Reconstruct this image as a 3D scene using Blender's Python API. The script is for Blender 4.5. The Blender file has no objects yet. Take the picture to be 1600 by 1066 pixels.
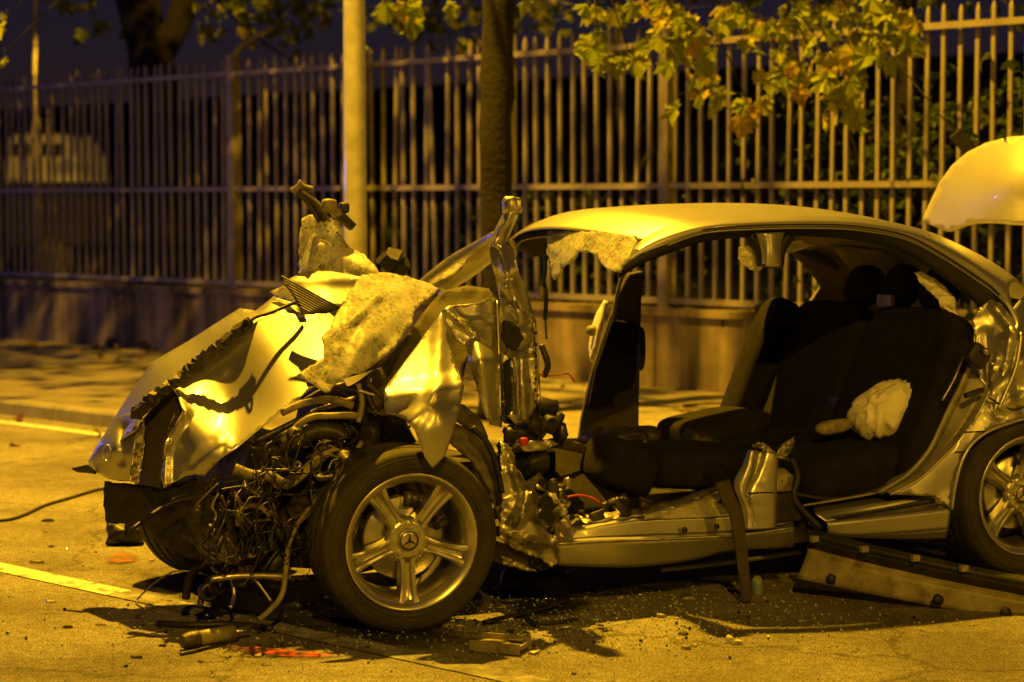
import bpy, bmesh, math, random
import numpy as np
from mathutils import Vector, Matrix, noise, Euler
from mathutils.geometry import delaunay_2d_cdt

# ------------------------------------------------------------------ camera, world, exposure
sc = bpy.context.scene
COL = sc.collection
FPX, CAMH, HOR = 3190.0, 1.5, 318.0          # focal length in photo pixels, eye height, horizon row
PITCH = math.atan((533 - HOR) / FPX)
cam_d = bpy.data.cameras.new('camera')
cam = bpy.data.objects.new('camera', cam_d); COL.objects.link(cam)
cam.location = (0, 0, CAMH); cam.rotation_euler = (math.pi / 2 - PITCH, 0, 0)
cam_d.sensor_width = 36; cam_d.lens = FPX / 1600 * 36; cam_d.clip_end = 600
cam_d.dof.use_dof = True; cam_d.dof.focus_distance = 7.4; cam_d.dof.aperture_fstop = 2.6
sc.camera = cam
W = bpy.data.worlds.new('World'); sc.world = W; W.use_nodes = True
nt = W.node_tree
sky = nt.nodes.new('ShaderNodeTexSky'); sky.sky_type = 'NISHITA'; sky.sun_disc = False
sky.sun_elevation = math.radians(3.0); sky.sun_rotation = math.radians(180)
sky.air_density = 1.0; sky.dust_density = 0.0; sky.ozone_density = 2.2
nt.nodes['Background'].inputs['Strength'].default_value = 0.0075
tint = nt.nodes.new('ShaderNodeMix'); tint.data_type = 'RGBA'; tint.blend_type = 'MULTIPLY'; tint.inputs[0].default_value = 1; tint.inputs[7].default_value = (.8, .45, 1.1, 1)
nt.links.new(sky.outputs[0], tint.inputs[6]); nt.links.new(tint.outputs[2], nt.nodes['Background'].inputs[0])
sc.view_settings.view_transform = 'Standard'; sc.view_settings.look = 'None'
sc.view_settings.exposure = 0.0; sc.view_settings.gamma = 1.0
SODIUM = (1.0, 0.505, 0.016)
P_LAMP, P_ASSUMED_LAMP_BACK, P_ASSUMED_LAMP_ROAD, P_ASSUMED_BEACON = 18000, 5700, 3200, 160

# ------------------------------------------------------------------ photo geometry -> place
def ray(px, py):
    u = (px - 800) / FPX; v = (533 - py) / FPX
    return Vector((u, math.cos(PITCH) + v * math.sin(PITCH), -math.sin(PITCH) + v * math.cos(PITCH)))
EYE = Vector((0, 0, CAMH))
def G(px, py, z=0.0):
    r = ray(px, py); return EYE + r * ((z - CAMH) / r.z)
def atY(px, py, Y):
    r = ray(px, py); return EYE + r * (Y / r.y)
F0 = G(640, 990); R0 = G(1600, 897)
CA = (R0 - F0).normalized()                    # along the car towards its tail
CI = Vector((-CA.y, CA.x, 0))                  # across the car, away from the near side
CROT = math.atan2(CA.y, CA.x)
def loc(P):
    q = P - F0; return Vector((q.dot(CA), q.dot(CI), q.z))
def C(px, py, d):                              # car-local point on the lengthwise plane at depth d
    r = ray(px, py); t = ((F0 + CI * d) - EYE).dot(CI) / r.dot(CI)
    return loc(EYE + r * t)
def CX(px, py, a):                             # car-local point on the crosswise plane at length a
    r = ray(px, py); t = ((F0 + CA * a) - EYE).dot(CA) / r.dot(CA)
    return loc(EYE + r * t)
FD = Vector((0.7317, -0.6816, 0)).normalized(); FN = Vector((FD.y, -FD.x, 0)); FP = Vector((0.98, 15.6, 0))
FROT = math.atan2(FD.y, FD.x)
def road(s, n, z=0):                           # s along the fence, n from the fence towards the road
    return FP + FD * s + FN * n + Vector((0, 0, z))
def sn(P): q = P - FP; return q.dot(FD), q.dot(FN)

# ------------------------------------------------------------------ materials
def principled(name):
    m = bpy.data.materials.new(name); m.use_nodes = True
    return m, m.node_tree, m.node_tree.nodes['Principled BSDF']
def setp(b, **k):
    for a, v in k.items():
        n = {'col': 'Base Color', 'rough': 'Roughness', 'metal': 'Metallic', 'coat': 'Coat Weight', 'trans': 'Transmission Weight',
             'spec': 'Specular IOR Level', 'sheen': 'Sheen Weight', 'coatr': 'Coat Roughness', 'alpha': 'Alpha', 'emit': 'Emission Color', 'emits': 'Emission Strength'}[a]
        b.inputs[n].default_value = (*v, 1) if isinstance(v, tuple) else v
def mat(name, col, rough=.6, metal=0.0, var=0.25, scale=8, bump=0.0, bscale=60, dirt=None, dscale=3, dlo=.5, dhi=.7, coords='Object', **k):
    m, t, b = principled(name); setp(b, rough=rough, metal=metal, **k)
    tc = t.nodes.new('ShaderNodeTexCoord'); N = t.nodes.new; L = t.links.new
    nz = N('ShaderNodeTexNoise'); nz.inputs['Scale'].default_value = scale; nz.inputs['Detail'].default_value = 6
    L(tc.outputs[coords], nz.inputs['Vector'])
    r = N('ShaderNodeValToRGB'); e = r.color_ramp.elements
    e[0].position = .3; e[1].position = .7
    e[0].color = (*[c * (1 - var) for c in col], 1); e[1].color = (*[min(1, c * (1 + var)) for c in col], 1)
    L(nz.outputs[0], r.inputs[0]); out = r.outputs[0]
    if dirt:
        n2 = N('ShaderNodeTexNoise'); n2.inputs['Scale'].default_value = dscale; n2.inputs['Detail'].default_value = 8; n2.inputs['Roughness'].default_value = .65
        L(tc.outputs[coords], n2.inputs['Vector'])
        r2 = N('ShaderNodeValToRGB'); r2.color_ramp.elements[0].position = dlo; r2.color_ramp.elements[1].position = dhi
        L(n2.outputs[0], r2.inputs[0])
        mx = N('ShaderNodeMix'); mx.data_type = 'RGBA'; L(r2.outputs[0], mx.inputs[0]); L(out, mx.inputs[6]); mx.inputs[7].default_value = (*dirt, 1)
        out = mx.outputs[2]
        mr = N('ShaderNodeMapRange'); mr.inputs[3].default_value = rough; mr.inputs[4].default_value = min(1, rough + .3); L(r2.outputs[0], mr.inputs[0]); L(mr.outputs[0], b.inputs['Roughness'])
    L(out, b.inputs['Base Color'])
    if bump:
        n3 = N('ShaderNodeTexNoise'); n3.inputs['Scale'].default_value = bscale; n3.inputs['Detail'].default_value = 4
        L(tc.outputs[coords], n3.inputs['Vector'])
        bp = N('ShaderNodeBump'); bp.inputs['Strength'].default_value = bump; bp.inputs['Distance'].default_value = .01
        L(n3.outputs[0], bp.inputs['Height']); L(bp.outputs[0], b.inputs['Normal'])
    return m
def asphalt():
    m, t, b = principled('asphalt'); N = t.nodes.new; L = t.links.new
    tc = N('ShaderNodeTexCoord')
    def nz(s, d=4, r=.6):
        n = N('ShaderNodeTexNoise'); n.inputs['Scale'].default_value = s; n.inputs['Detail'].default_value = d; n.inputs['Roughness'].default_value = r
        L(tc.outputs['Object'], n.inputs['Vector']); return n
    def ramp(src, a, ca, z, cz):
        r = N('ShaderNodeValToRGB'); e = r.color_ramp.elements; e[0].position = a; e[1].position = z; e[0].color = (*ca, 1); e[1].color = (*cz, 1); L(src, r.inputs[0]); return r
    grain = nz(125, 3, .8); mid = nz(24, 5, .7); big = nz(1.1, 6, .65)
    base = ramp(grain.outputs[0], .40, (.05, .05, .051), .62, (.42, .41, .4))
    def mul(a, bb, fac=1.0):
        x = N('ShaderNodeMix'); x.data_type = 'RGBA'; x.blend_type = 'MULTIPLY'; x.inputs[0].default_value = fac; L(a, x.inputs[6]); L(bb, x.inputs[7]); return x.outputs[2]
    c = mul(base.outputs[0], ramp(mid.outputs[0], .35, (.62, .6, .58), .65, (1.15, 1.12, 1.1)).outputs[0])
    c = mul(c, ramp(big.outputs[0], .38, (.55, .53, .5), .6, (1.1, 1.1, 1.1)).outputs[0])
    vo = N('ShaderNodeTexVoronoi'); vo.feature = 'DISTANCE_TO_EDGE'; vo.inputs['Scale'].default_value = .55
    wv = nz(3.0, 6, .7); ad = N('ShaderNodeMix'); ad.data_type = 'RGBA'; ad.blend_type = 'ADD'; ad.inputs[0].default_value = .45
    L(tc.outputs['Object'], ad.inputs[6]); L(wv.outputs[1], ad.inputs[7]); L(ad.outputs[2], vo.inputs['Vector'])
    c = mul(c, ramp(vo.outputs[0], .0015, (.3, .28, .25), .008, (1, 1, 1)).outputs[0], .8)
    L(c, b.inputs['Base Color']); setp(b, rough=.82, spec=.35)
    bp = N('ShaderNodeBump'); bp.inputs['Strength'].default_value = .75; bp.inputs['Distance'].default_value = .006
    L(grain.outputs[0], bp.inputs['Height'])
    bp2 = N('ShaderNodeBump'); bp2.inputs['Strength'].default_value = .5; bp2.inputs['Distance'].default_value = .012
    L(mid.outputs[0], bp2.inputs['Height']); L(bp.outputs[0], bp2.inputs['Normal']); L(bp2.outputs[0], b.inputs['Normal'])
    return m
def wall_concrete():
    m, t, b = principled('stained_concrete'); N = t.nodes.new; L = t.links.new
    tc = N('ShaderNodeTexCoord')
    mp = N('ShaderNodeMapping'); mp.inputs['Scale'].default_value = (2.6, 1, .22); L(tc.outputs['Object'], mp.inputs['Vector'])
    st = N('ShaderNodeTexNoise'); st.inputs['Scale'].default_value = 1.5; st.inputs['Detail'].default_value = 5; L(mp.outputs[0], st.inputs['Vector'])
    r = N('ShaderNodeValToRGB'); e = r.color_ramp.elements; e[0].position = .36; e[1].position = .62; e[0].color = (.045, .037, .026, 1); e[1].color = (.24, .195, .14, 1); L(st.outputs[0], r.inputs[0])
    n2 = N('ShaderNodeTexNoise'); n2.inputs['Scale'].default_value = 5; n2.inputs['Detail'].default_value = 8; L(tc.outputs['Object'], n2.inputs['Vector'])
    r2 = N('ShaderNodeValToRGB'); r2.color_ramp.elements[0].position = .3; r2.color_ramp.elements[1].position = .7; r2.color_ramp.elements[0].color = (.7, .7, .7, 1); r2.color_ramp.elements[1].color = (1.2, 1.2, 1.15, 1); L(n2.outputs[0], r2.inputs[0])
    x = N('ShaderNodeMix'); x.data_type = 'RGBA'; x.blend_type = 'MULTIPLY'; x.inputs[0].default_value = 1; L(r.outputs[0], x.inputs[6]); L(r2.outputs[0], x.inputs[7])
    L(x.outputs[2], b.inputs['Base Color']); setp(b, rough=.9)
    bp = N('ShaderNodeBump'); bp.inputs['Strength'].default_value = .3; bp.inputs['Distance'].default_value = .02; L(n2.outputs[0], bp.inputs['Height']); L(bp.outputs[0], b.inputs['Normal'])
    return m
def crazed_glass():
    m, t, b = principled('crazed_laminated_glass'); N = t.nodes.new; L = t.links.new
    tc = N('ShaderNodeTexCoord')
    vo = N('ShaderNodeTexVoronoi'); vo.inputs['Scale'].default_value = 95; L(tc.outputs['Object'], vo.inputs['Vector'])
    n = N('ShaderNodeTexNoise'); n.inputs['Scale'].default_value = 9; n.inputs['Detail'].default_value = 5; L(tc.outputs['Object'], n.inputs['Vector'])
    r = N('ShaderNodeValToRGB'); e = r.color_ramp.elements; e[0].position = .35; e[1].position = .65; e[0].color = (.4, .45, .38, 1); e[1].color = (.74, .78, .7, 1); L(n.outputs[0], r.inputs[0])
    x = N('ShaderNodeMix'); x.data_type = 'RGBA'; x.blend_type = 'OVERLAY'; x.inputs[0].default_value = .8; L(r.outputs[0], x.inputs[6]); L(vo.outputs['Color'], x.inputs[7])
    hs = N('ShaderNodeHueSaturation'); hs.inputs['Saturation'].default_value = .25; L(x.outputs[2], hs.inputs['Color']); L(hs.outputs[0], b.inputs['Base Color'])
    setp(b, rough=.42, spec=.45)
    bp = N('ShaderNodeBump'); bp.inputs['Strength'].default_value = 1.0; bp.inputs['Distance'].default_value = .012; L(vo.outputs['Color'], bp.inputs['Height']); L(bp.outputs[0], b.inputs['Normal'])
    tr = N('ShaderNodeBsdfTranslucent'); L(hs.outputs[0], tr.inputs[0])
    ms = N('ShaderNodeMixShader'); ms.inputs[0].default_value = .6; L(b.outputs[0], ms.inputs[1]); L(tr.outputs[0], ms.inputs[2])
    L(ms.outputs[0], t.nodes['Material Output'].inputs['Surface'])
    return m
def leaf_mat(name, c0, c1, c2):
    m, t, b = principled(name); N = t.nodes.new; L = t.links.new
    oi = N('ShaderNodeObjectInfo'); ge = N('ShaderNodeNewGeometry')
    ad = N('ShaderNodeMath'); ad.operation = 'ADD'; L(oi.outputs['Random'], ad.inputs[0]); L(ge.outputs['Random Per Island'], ad.inputs[1])
    fr = N('ShaderNodeMath'); fr.operation = 'FRACT'; L(ad.outputs[0], fr.inputs[0])
    r = N('ShaderNodeValToRGB'); e = r.color_ramp.elements; e[0].position = 0; e[0].color = (*c0, 1); e[1].position = .8; e[1].color = (*c1, 1)
    q = r.color_ramp.elements.new(.98); q.color = (*c2, 1); L(fr.outputs[0], r.inputs[0])
    L(r.outputs[0], b.inputs['Base Color']); setp(b, rough=.5, spec=.3)
    tr = N('ShaderNodeBsdfTranslucent'); L(r.outputs[0], tr.inputs[0])
    ms = N('ShaderNodeMixShader'); ms.inputs[0].default_value = .4; L(b.outputs[0], ms.inputs[1]); L(tr.outputs[0], ms.inputs[2])
    L(ms.outputs[0], t.nodes['Material Output'].inputs['Surface'])
    return m
M = dict(
    asphalt=asphalt(), wall=wall_concrete(), glassc=crazed_glass(),
    paver=mat('concrete_paver', (.24, .22, .19), .88, var=.3, scale=5, bump=.3, bscale=90, coords='Generated', dirt=(.12, .1, .08), dscale=2.5, dlo=.5, dhi=.72),
    pavement=mat('cement_pavement', (.15, .135, .115), .9, var=.3, scale=2.2, bump=.35, bscale=50, dirt=(.06, .05, .04), dscale=.8, dlo=.52, dhi=.72),
    kerb=mat('kerb_stone', (.2, .19, .17), .85, var=.2, scale=7, bump=.3),
    line=mat('worn_road_paint', (.62, .61, .57), .75, var=.12, scale=30, bump=.3, bscale=260, dirt=(.13, .125, .12), dscale=14, dlo=.5, dhi=.66),
    line_worn_shaded=mat('worn_shaded_road_paint', (.3, .295, .28), .8, var=.3, scale=22, bump=.4, bscale=200, dirt=(.13, .125, .12), dscale=9, dlo=.38, dhi=.58),  # worn paint, darkened further for the shade on that stretch
    fence=mat('weathered_fence_paint', (.22, .2, .185), .55, var=.2, scale=5, metal=.1, dirt=(.16, .09, .05), dscale=7, dlo=.55, dhi=.75),
    pole=mat('galvanised_steel', (.55, .55, .53), .5, metal=.1, var=.18, scale=9, dirt=(.3, .26, .2), dscale=3, dlo=.5, dhi=.8, coat=1.0, coatr=.12),
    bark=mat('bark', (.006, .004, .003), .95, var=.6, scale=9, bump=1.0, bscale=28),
    paint=mat('silver_paint', (.46, .46, .47), .4, metal=.82, var=.06, scale=3, bump=.02, bscale=14, dirt=(.2, .18, .15), dscale=7, dlo=.6, dhi=.85, coat=.5, coatr=.12),
    bare=mat('bare_torn_metal', (.5, .49, .47), .36, metal=.85, var=.3, scale=22, bump=.15, bscale=45, dirt=(.1, .085, .06), dscale=12, dlo=.48, dhi=.7),
    primer=mat('grey_inner_panel', (.42, .41, .39), .5, metal=.35, var=.18, scale=10, bump=.05, dirt=(.1, .09, .07), dscale=9, dlo=.5, dhi=.75),
    lid=mat('pale_lid_paint', (.42, .42, .42), .42, metal=.3, var=.06, scale=4, dirt=(.26, .23, .18), dscale=12, dlo=.62, dhi=.8, coat=.3),
    alloy=mat('alloy_wheel', (.58, .57, .55), .32, metal=.92, var=.1, scale=12, dirt=(.16, .13, .09), dscale=11, dlo=.5, dhi=.8),
    rubber=mat('tyre_rubber', (.032, .03, .028), .8, var=.35, scale=14, bump=.2, bscale=90, dirt=(.065, .053, .038), dscale=5, dlo=.45, dhi=.75),
    plastic=mat('black_plastic', (.02, .019, .018), .48, var=.4, scale=12, bump=.1, dirt=(.06, .05, .04), dscale=9, dlo=.5, dhi=.8),
    seal=mat('rubber_seal', (.012, .012, .012), .6, var=.3),
    fabric=mat('black_upholstery', (.015, .0135, .0125), .95, var=.3, scale=20, bump=.4, bscale=240, spec=.15),
    trim=mat('brown_grey_trim', (.048, .04, .033), .8, var=.25, scale=16, bump=.2, bscale=120),
    grime=mat('oily_steel', (.11, .1, .09), .38, metal=.7, var=.6, scale=16, bump=.3, bscale=50, dirt=(.02, .018, .015), dscale=9, dlo=.42, dhi=.62),
    hose=mat('pale_hose', (.26, .235, .18), .5, var=.3, scale=14, dirt=(.08, .06, .04), dscale=12, dlo=.5, dhi=.7),
    cloth=mat('white_cloth', (.86, .85, .82), .9, var=.08, scale=16, bump=.4, bscale=40),
    red=mat('red_plastic', (.5, .03, .02), .4, var=.2),
    copper=mat('copper_wire', (.55, .2, .09), .4, metal=.6, var=.2),
    green=mat('green_loom', (.04, .1, .07), .5, var=.5, scale=40),
    spray=mat('red_spray_paint', (.62, .05, .03), .8, var=.3, scale=30, bump=.4, bscale=260, dirt=(.16, .1, .09), dscale=16, dlo=.45, dhi=.6),
    sprayo=mat('orange_spray_paint', (.42, .13, .05), .85, var=.3, scale=30, bump=.4, bscale=260, dirt=(.12, .1, .08), dscale=10, dlo=.4, dhi=.58),
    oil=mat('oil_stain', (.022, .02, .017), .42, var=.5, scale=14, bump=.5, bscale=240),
    white=mat('white_enamel', (.7, .7, .68), .4, var=.1),
    blue=mat('blue_can', (.2, .3, .42), .4, var=.2, metal=.3),
    crumb=mat('glass_crumb', (.6, .66, .62), .12, var=.3, scale=60, spec=.8, trans=.35),
    fallen=leaf_mat('fallen_leaf', (.1, .055, .02), (.16, .09, .03), (.2, .14, .04)),
    steel=mat('brake_steel', (.5, .49, .47), .3, metal=.9, var=.15, scale=20),
    glass=mat('dark_glass', (.03, .035, .035), .08, var=.1, spec=.7),
    beige=mat('lightened_beige_trim', (.15, .13, .1), .8, var=.2, scale=10, bump=.15, bscale=120),  # lighter copy of the trim, standing in for light behind the headrests
    dark=mat('dark_render', (.012, .011, .01), .95, var=.3, scale=.6),
    soil=mat('dark_soil', (.014, .012, .01), .95, var=.4, scale=1.5),
    leaf=leaf_mat('plane_leaf', (.17, .23, .025), (.29, .31, .03), (.36, .25, .025)),
    shrub=leaf_mat('shrub_leaf', (.03, .055, .012), (.05, .075, .015), (.09, .07, .02)),
)
def emit(name, col, s):
    m, t, b = principled(name); setp(b, col=(.8, .8, .8), emit=col, emits=s); return m

# ------------------------------------------------------------------ mesh helpers
def tag(o, label=None, cat=None, group=None, kind=None):
    for k, v in (('label', label), ('category', cat), ('group', group), ('kind', kind)):
        if v: o[k] = v
    return o
def empty(name, loc=(0, 0, 0), rz=0, label=None, cat=None, group=None):
    o = bpy.data.objects.new(name, None); COL.objects.link(o); o.location = loc; o.rotation_euler = (0, 0, rz); o.empty_display_size = .1
    return tag(o, label, cat, group)
def mesh(name, V, F, m, parent=None, smooth=True):
    me = bpy.data.meshes.new(name); me.from_pydata([tuple(v) for v in V], [], [tuple(f) for f in F]); me.validate()
    if smooth: me.polygons.foreach_set('use_smooth', [True] * len(me.polygons))
    me.materials.append(M[m] if isinstance(m, str) else m)
    o = bpy.data.objects.new(name, me); COL.objects.link(o)
    if parent: o.parent = parent
    return o
def solid(o, th=.003, off=0):
    md = o.modifiers.new('thickness', 'SOLIDIFY'); md.thickness = th; md.offset = off; return o
def smooth_path(P, k=6):
    P = [Vector(p) for p in P]
    if len(P) < 3: return P
    out = []
    for i in range(len(P) - 1):
        p0 = P[max(i - 1, 0)]; p1 = P[i]; p2 = P[i + 1]; p3 = P[min(i + 2, len(P) - 1)]
        for j in range(k):
            t = j / k
            out.append(.5 * ((2 * p1) + (p2 - p0) * t + (2 * p0 - 5 * p1 + 4 * p2 - p3) * t * t + (3 * p1 - p0 - 3 * p2 + p3) * t ** 3))
    out.append(P[-1]); return out
class MB:
    def __init__(s): s.V = []; s.F = []
    def add(s, V, F):
        o = len(s.V); s.V += [Vector(v) for v in V]; s.F += [tuple(i + o for i in f) for f in F]; return s
    def box(s, c, size, R=None):
        c = Vector(c); h = Vector(size) / 2; V = []
        for x in (-1, 1):
            for y in (-1, 1):
                for z in (-1, 1):
                    v = Vector((x * h.x, y * h.y, z * h.z)); V.append(c + (R @ v if R else v))
        return s.add(V, [(0, 1, 3, 2), (4, 6, 7, 5), (0, 4, 5, 1), (2, 3, 7, 6), (0, 2, 6, 4), (1, 5, 7, 3)])
    def tube(s, path, r, n=8, k=5, caps=True, flat=1.0):
        P = smooth_path(path, k); nP = len(P); rs = r if isinstance(r, (list, tuple)) else None
        V = []; F = []; up = Vector((.13, .21, .97)); prev = None
        for i, p in enumerate(P):
            t = (P[min(i + 1, nP - 1)] - P[max(i - 1, 0)]).normalized()
            x = (prev - t * prev.dot(t)) if prev else t.cross(up)
            if x.length < 1e-5: x = t.cross(Vector((1, 0, 0)))
            x.normalize(); y = t.cross(x); prev = x
            if rs: q = i / (nP - 1) * (len(rs) - 1); a = int(min(q, len(rs) - 2)); rr = rs[a] + (rs[a + 1] - rs[a]) * (q - a)
            else: rr = r
            for j in range(n):
                a = 2 * math.pi * j / n; V.append(p + x * (math.cos(a) * rr) + y * (math.sin(a) * rr * flat))
        for i in range(nP - 1):
            for j in range(n):
                F.append((i * n + j, i * n + (j + 1) % n, (i + 1) * n + (j + 1) % n, (i + 1) * n + j))
        if caps: F.append(tuple(range(n))[::-1]); F.append(tuple((nP - 1) * n + j for j in range(n)))
        return s.add(V, F)
    def lathe(s, prof, n=48, c=(0, 0, 0), close=False):           # prof (r, y) about the y axis
        c = Vector(c); V = []; F = []; k = len(prof)
        for i in range(n):
            a = 2 * math.pi * i / n
            for r, y in prof: V.append(c + Vector((r * math.cos(a), y, r * math.sin(a))))
        for i in range(n):
            for j in range(k - (0 if close else 1)):
                F.append((i * k + j, i * k + (j + 1) % k, ((i + 1) % n) * k + (j + 1) % k, ((i + 1) % n) * k + j))
        return s.add(V, F)
    def build(s, name, m, parent=None, smooth=True): return mesh(name, s.V, s.F, m, parent, smooth)
def sharp(o, ang=35):
    o.data.set_sharp_from_angle(angle=math.radians(ang)); return o
def tps(ctrl):
    P = np.array([(c[0], c[1]) for c in ctrl], float) / 100; z = np.array([c[2] for c in ctrl], float); n = len(P)
    def U(r2): return np.where(r2 > 1e-12, r2 * np.log(np.maximum(r2, 1e-12)), 0)
    D = ((P[:, None] - P[None]) ** 2).sum(-1); A = np.zeros((n + 3, n + 3)); A[:n, :n] = U(D) + np.eye(n) * 1e-4
    A[:n, n] = 1; A[:n, n + 1:] = P; A[n, :n] = 1; A[n + 1:, :n] = P.T
    w = np.linalg.lstsq(A, np.concatenate([z, np.zeros(3)]), rcond=None)[0]; lo, hi = z.min() - .12, z.max() + .12
    def f(x, y):
        q = np.array((x, y)) / 100; d = ((P - q) ** 2).sum(-1)
        return float(np.clip(U(d) @ w[:n] + w[n] + q @ w[n + 1:], lo, hi))
    return f
def crumple(x, y, seed, wl):
    p = Vector((x / wl, y / wl, seed * 7.3)); a = 1 - 2 * abs(noise.noise(p)); b = 1 - 2 * abs(noise.noise(p * 2.3 + Vector((5, 3, 1))))
    return a + .4 * b
def panel(name, outline, ctrl, m, parent, step=7, amp=.004, wl=45, jag=0, seed=1, thick=.003, folds=(), mapf=None, smooth=True):
    """sheet metal cut to an outline (photo pixels), depth from ctrl points, dents along folds"""
    rnd = random.Random(seed); mapf = mapf or C; O = []; n = len(outline)
    for i in range(n):
        p = Vector(outline[i]); q = Vector(outline[(i + 1) % n]); k = max(1, int((q - p).length / step))
        for j in range(k):
            v = p.lerp(q, j / k)
            if jag and j: v = v + Vector((rnd.uniform(-1, 1), rnd.uniform(-1, 1))) * jag
            O.append(v)
    if sum(O[i].x * O[(i + 1) % len(O)].y - O[(i + 1) % len(O)].x * O[i].y for i in range(len(O))) < 0: O.reverse()
    def inside(x, y):
        c = False
        for i in range(len(O)):
            a = O[i]; b = O[i - 1]
            if (a.y > y) != (b.y > y) and x < (b.x - a.x) * (y - a.y) / (b.y - a.y) + a.x: c = not c
        return c
    pts = list(O); x0, x1 = min(p.x for p in O), max(p.x for p in O); y0, y1 = min(p.y for p in O), max(p.y for p in O)
    yy = y0 + step * .5; r = 0
    while yy < y1:
        xx = x0 + step * (.5 if r % 2 else 1)
        while xx < x1:
            q = Vector((xx + rnd.uniform(-.2, .2) * step, yy + rnd.uniform(-.2, .2) * step))
            if inside(q.x, q.y) and min((q - o).length_squared for o in O) > (step * .45) ** 2: pts.append(q)
            xx += step
        yy += step * .87; r += 1
    v2, _, f2, *_ = delaunay_2d_cdt(pts, [], [list(range(len(O)))], 1, 1e-4)
    D = tps(ctrl); V = []
    for p in v2:
        d = D(p.x, p.y)
        if amp: d += amp * crumple(p.x, p.y, seed, wl)
        for (ax, ay, bx, by, h, wd) in folds:
            a = Vector((ax, ay)); b = Vector((bx, by)); t = max(0, min(1, (p - a).dot(b - a) / (b - a).length_squared)); e = (p - a.lerp(b, t)).length / wd
            if e < 1: d -= h * (1 - e)
        V.append(mapf(p.x, p.y, d))
    o = mesh(name, V, f2, m, parent, smooth)
    if amp >= .008 and m != 'glassc': sharp(o, 38)
    if thick: solid(o, thick)
    return o
def loft(name, curves, m, parent, nu=40, nv=4, hard=True, mapf=None, thick=.003, amp=0, wl=40, seed=1, raw=False):
    """surface through curves of (px,py,d); hard=True keeps an edge on every curve"""
    mapf = mapf or C; R = []
    for c in curves:
        P = smooth_path([Vector(p) for p in c], 8); L = [0]
        for i in range(1, len(P)): L.append(L[-1] + (P[i] - P[i - 1]).length)
        row = []; j = 0
        for i in range(nu + 1):
            t = L[-1] * i / nu
            while j < len(L) - 2 and L[j + 1] < t: j += 1
            row.append(P[j].lerp(P[j + 1], (t - L[j]) / max(1e-9, L[j + 1] - L[j])))
        R.append(row)
    mp = (lambda v: Vector(v)) if raw else (lambda v: mapf(v.x, v.y, v.z + (amp * crumple(v.x, v.y, seed, wl) if amp else 0)))
    b = MB()
    if hard:
        for a, c in zip(R, R[1:]):
            V = []; F = []
            for k in range(nv + 1):
                for i in range(nu + 1): V.append(mp(a[i].lerp(c[i], k / nv)))
            for k in range(nv):
                for i in range(nu): F.append((k * (nu + 1) + i, k * (nu + 1) + i + 1, (k + 1) * (nu + 1) + i + 1, (k + 1) * (nu + 1) + i))
            b.add(V, F)
    else:
        cols = [smooth_path([r[i] for r in R], nv) for i in range(nu + 1)]; K = len(cols[0]); V = []; F = []
        for k in range(K):
            for i in range(nu + 1): V.append(mp(cols[i][k]))
        for k in range(K - 1):
            for i in range(nu): F.append((k * (nu + 1) + i, k * (nu + 1) + i + 1, (k + 1) * (nu + 1) + i + 1, (k + 1) * (nu + 1) + i))
        b.add(V, F)
    o = b.build(name, m, parent)
    if thick: solid(o, thick)
    return o
def blob(name, c, size, m, parent=None, e=.5, n=28, R=None, amp=0, wl=.08, seed=1):
    """rounded cushion: superellipsoid, optionally crumpled"""
    V = []; F = []; sg = lambda v: math.copysign(abs(v) ** e, v); c = Vector(c); k = n // 2
    for i in range(k + 1):
        ph = -math.pi / 2 + math.pi * i / k
        for j in range(n):
            th = 2 * math.pi * j / n
            v = Vector((sg(math.cos(ph)) * sg(math.cos(th)) * size[0] / 2, sg(math.cos(ph)) * sg(math.sin(th)) * size[1] / 2, sg(math.sin(ph)) * size[2] / 2))
            if amp: v = v * (1 + amp * (crumple(v.x * 1000, v.y * 1000 + v.z * 700, seed, wl * 1000)))
            V.append(c + (R @ v if R else v))
    for i in range(k):
        for j in range(n): F.append((i * n + j, i * n + (j + 1) % n, (i + 1) * n + (j + 1) % n, (i + 1) * n + j))
    return mesh(name, V, F, m, parent)
# ================================================================== SETTING
def quad_sheet(name, pts, m, parent=None, kind=None, smooth=False):
    return tag(mesh(name, pts, [tuple(range(len(pts)))], m, parent, smooth), kind=kind)
def strip(name, s0, s1, n0, n1, z, m, parent=None, kind=None):
    return quad_sheet(name, [road(s0, n0, z), road(s1, n0, z), road(s1, n1, z), road(s0, n1, z)], m, parent, kind)
g = quad_sheet('ground', [(-250, -250, -.03), (250, -250, -.03), (250, 250, -.03), (-250, 250, -.03)], 'soil', kind='structure')
rd = strip('road', -70, 60, 3.9, 17.2, 0, 'asphalt', kind='structure')
def slab(name, s0, s1, n0, n1, z0, z1, m, parent=None, kind=None):
    b = MB(); P = [road(s0, n0), road(s1, n0), road(s1, n1), road(s0, n1)]
    b.add([p + Vector((0, 0, z0)) for p in P] + [p + Vector((0, 0, z1)) for p in P], [(3, 2, 1, 0), (4, 5, 6, 7), (0, 1, 5, 4), (1, 2, 6, 5), (2, 3, 7, 6), (3, 0, 4, 7)])
    o = b.build(name, m, parent, False)
    return tag(o, kind=kind)
pv = slab('pavement', -70, 60, .05, 3.8, -.02, .094, 'pavement', kind='structure')
slab('pavement', -70, 60, 17.35, 21, -.02, .1, 'pavement', kind='structure')
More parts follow.
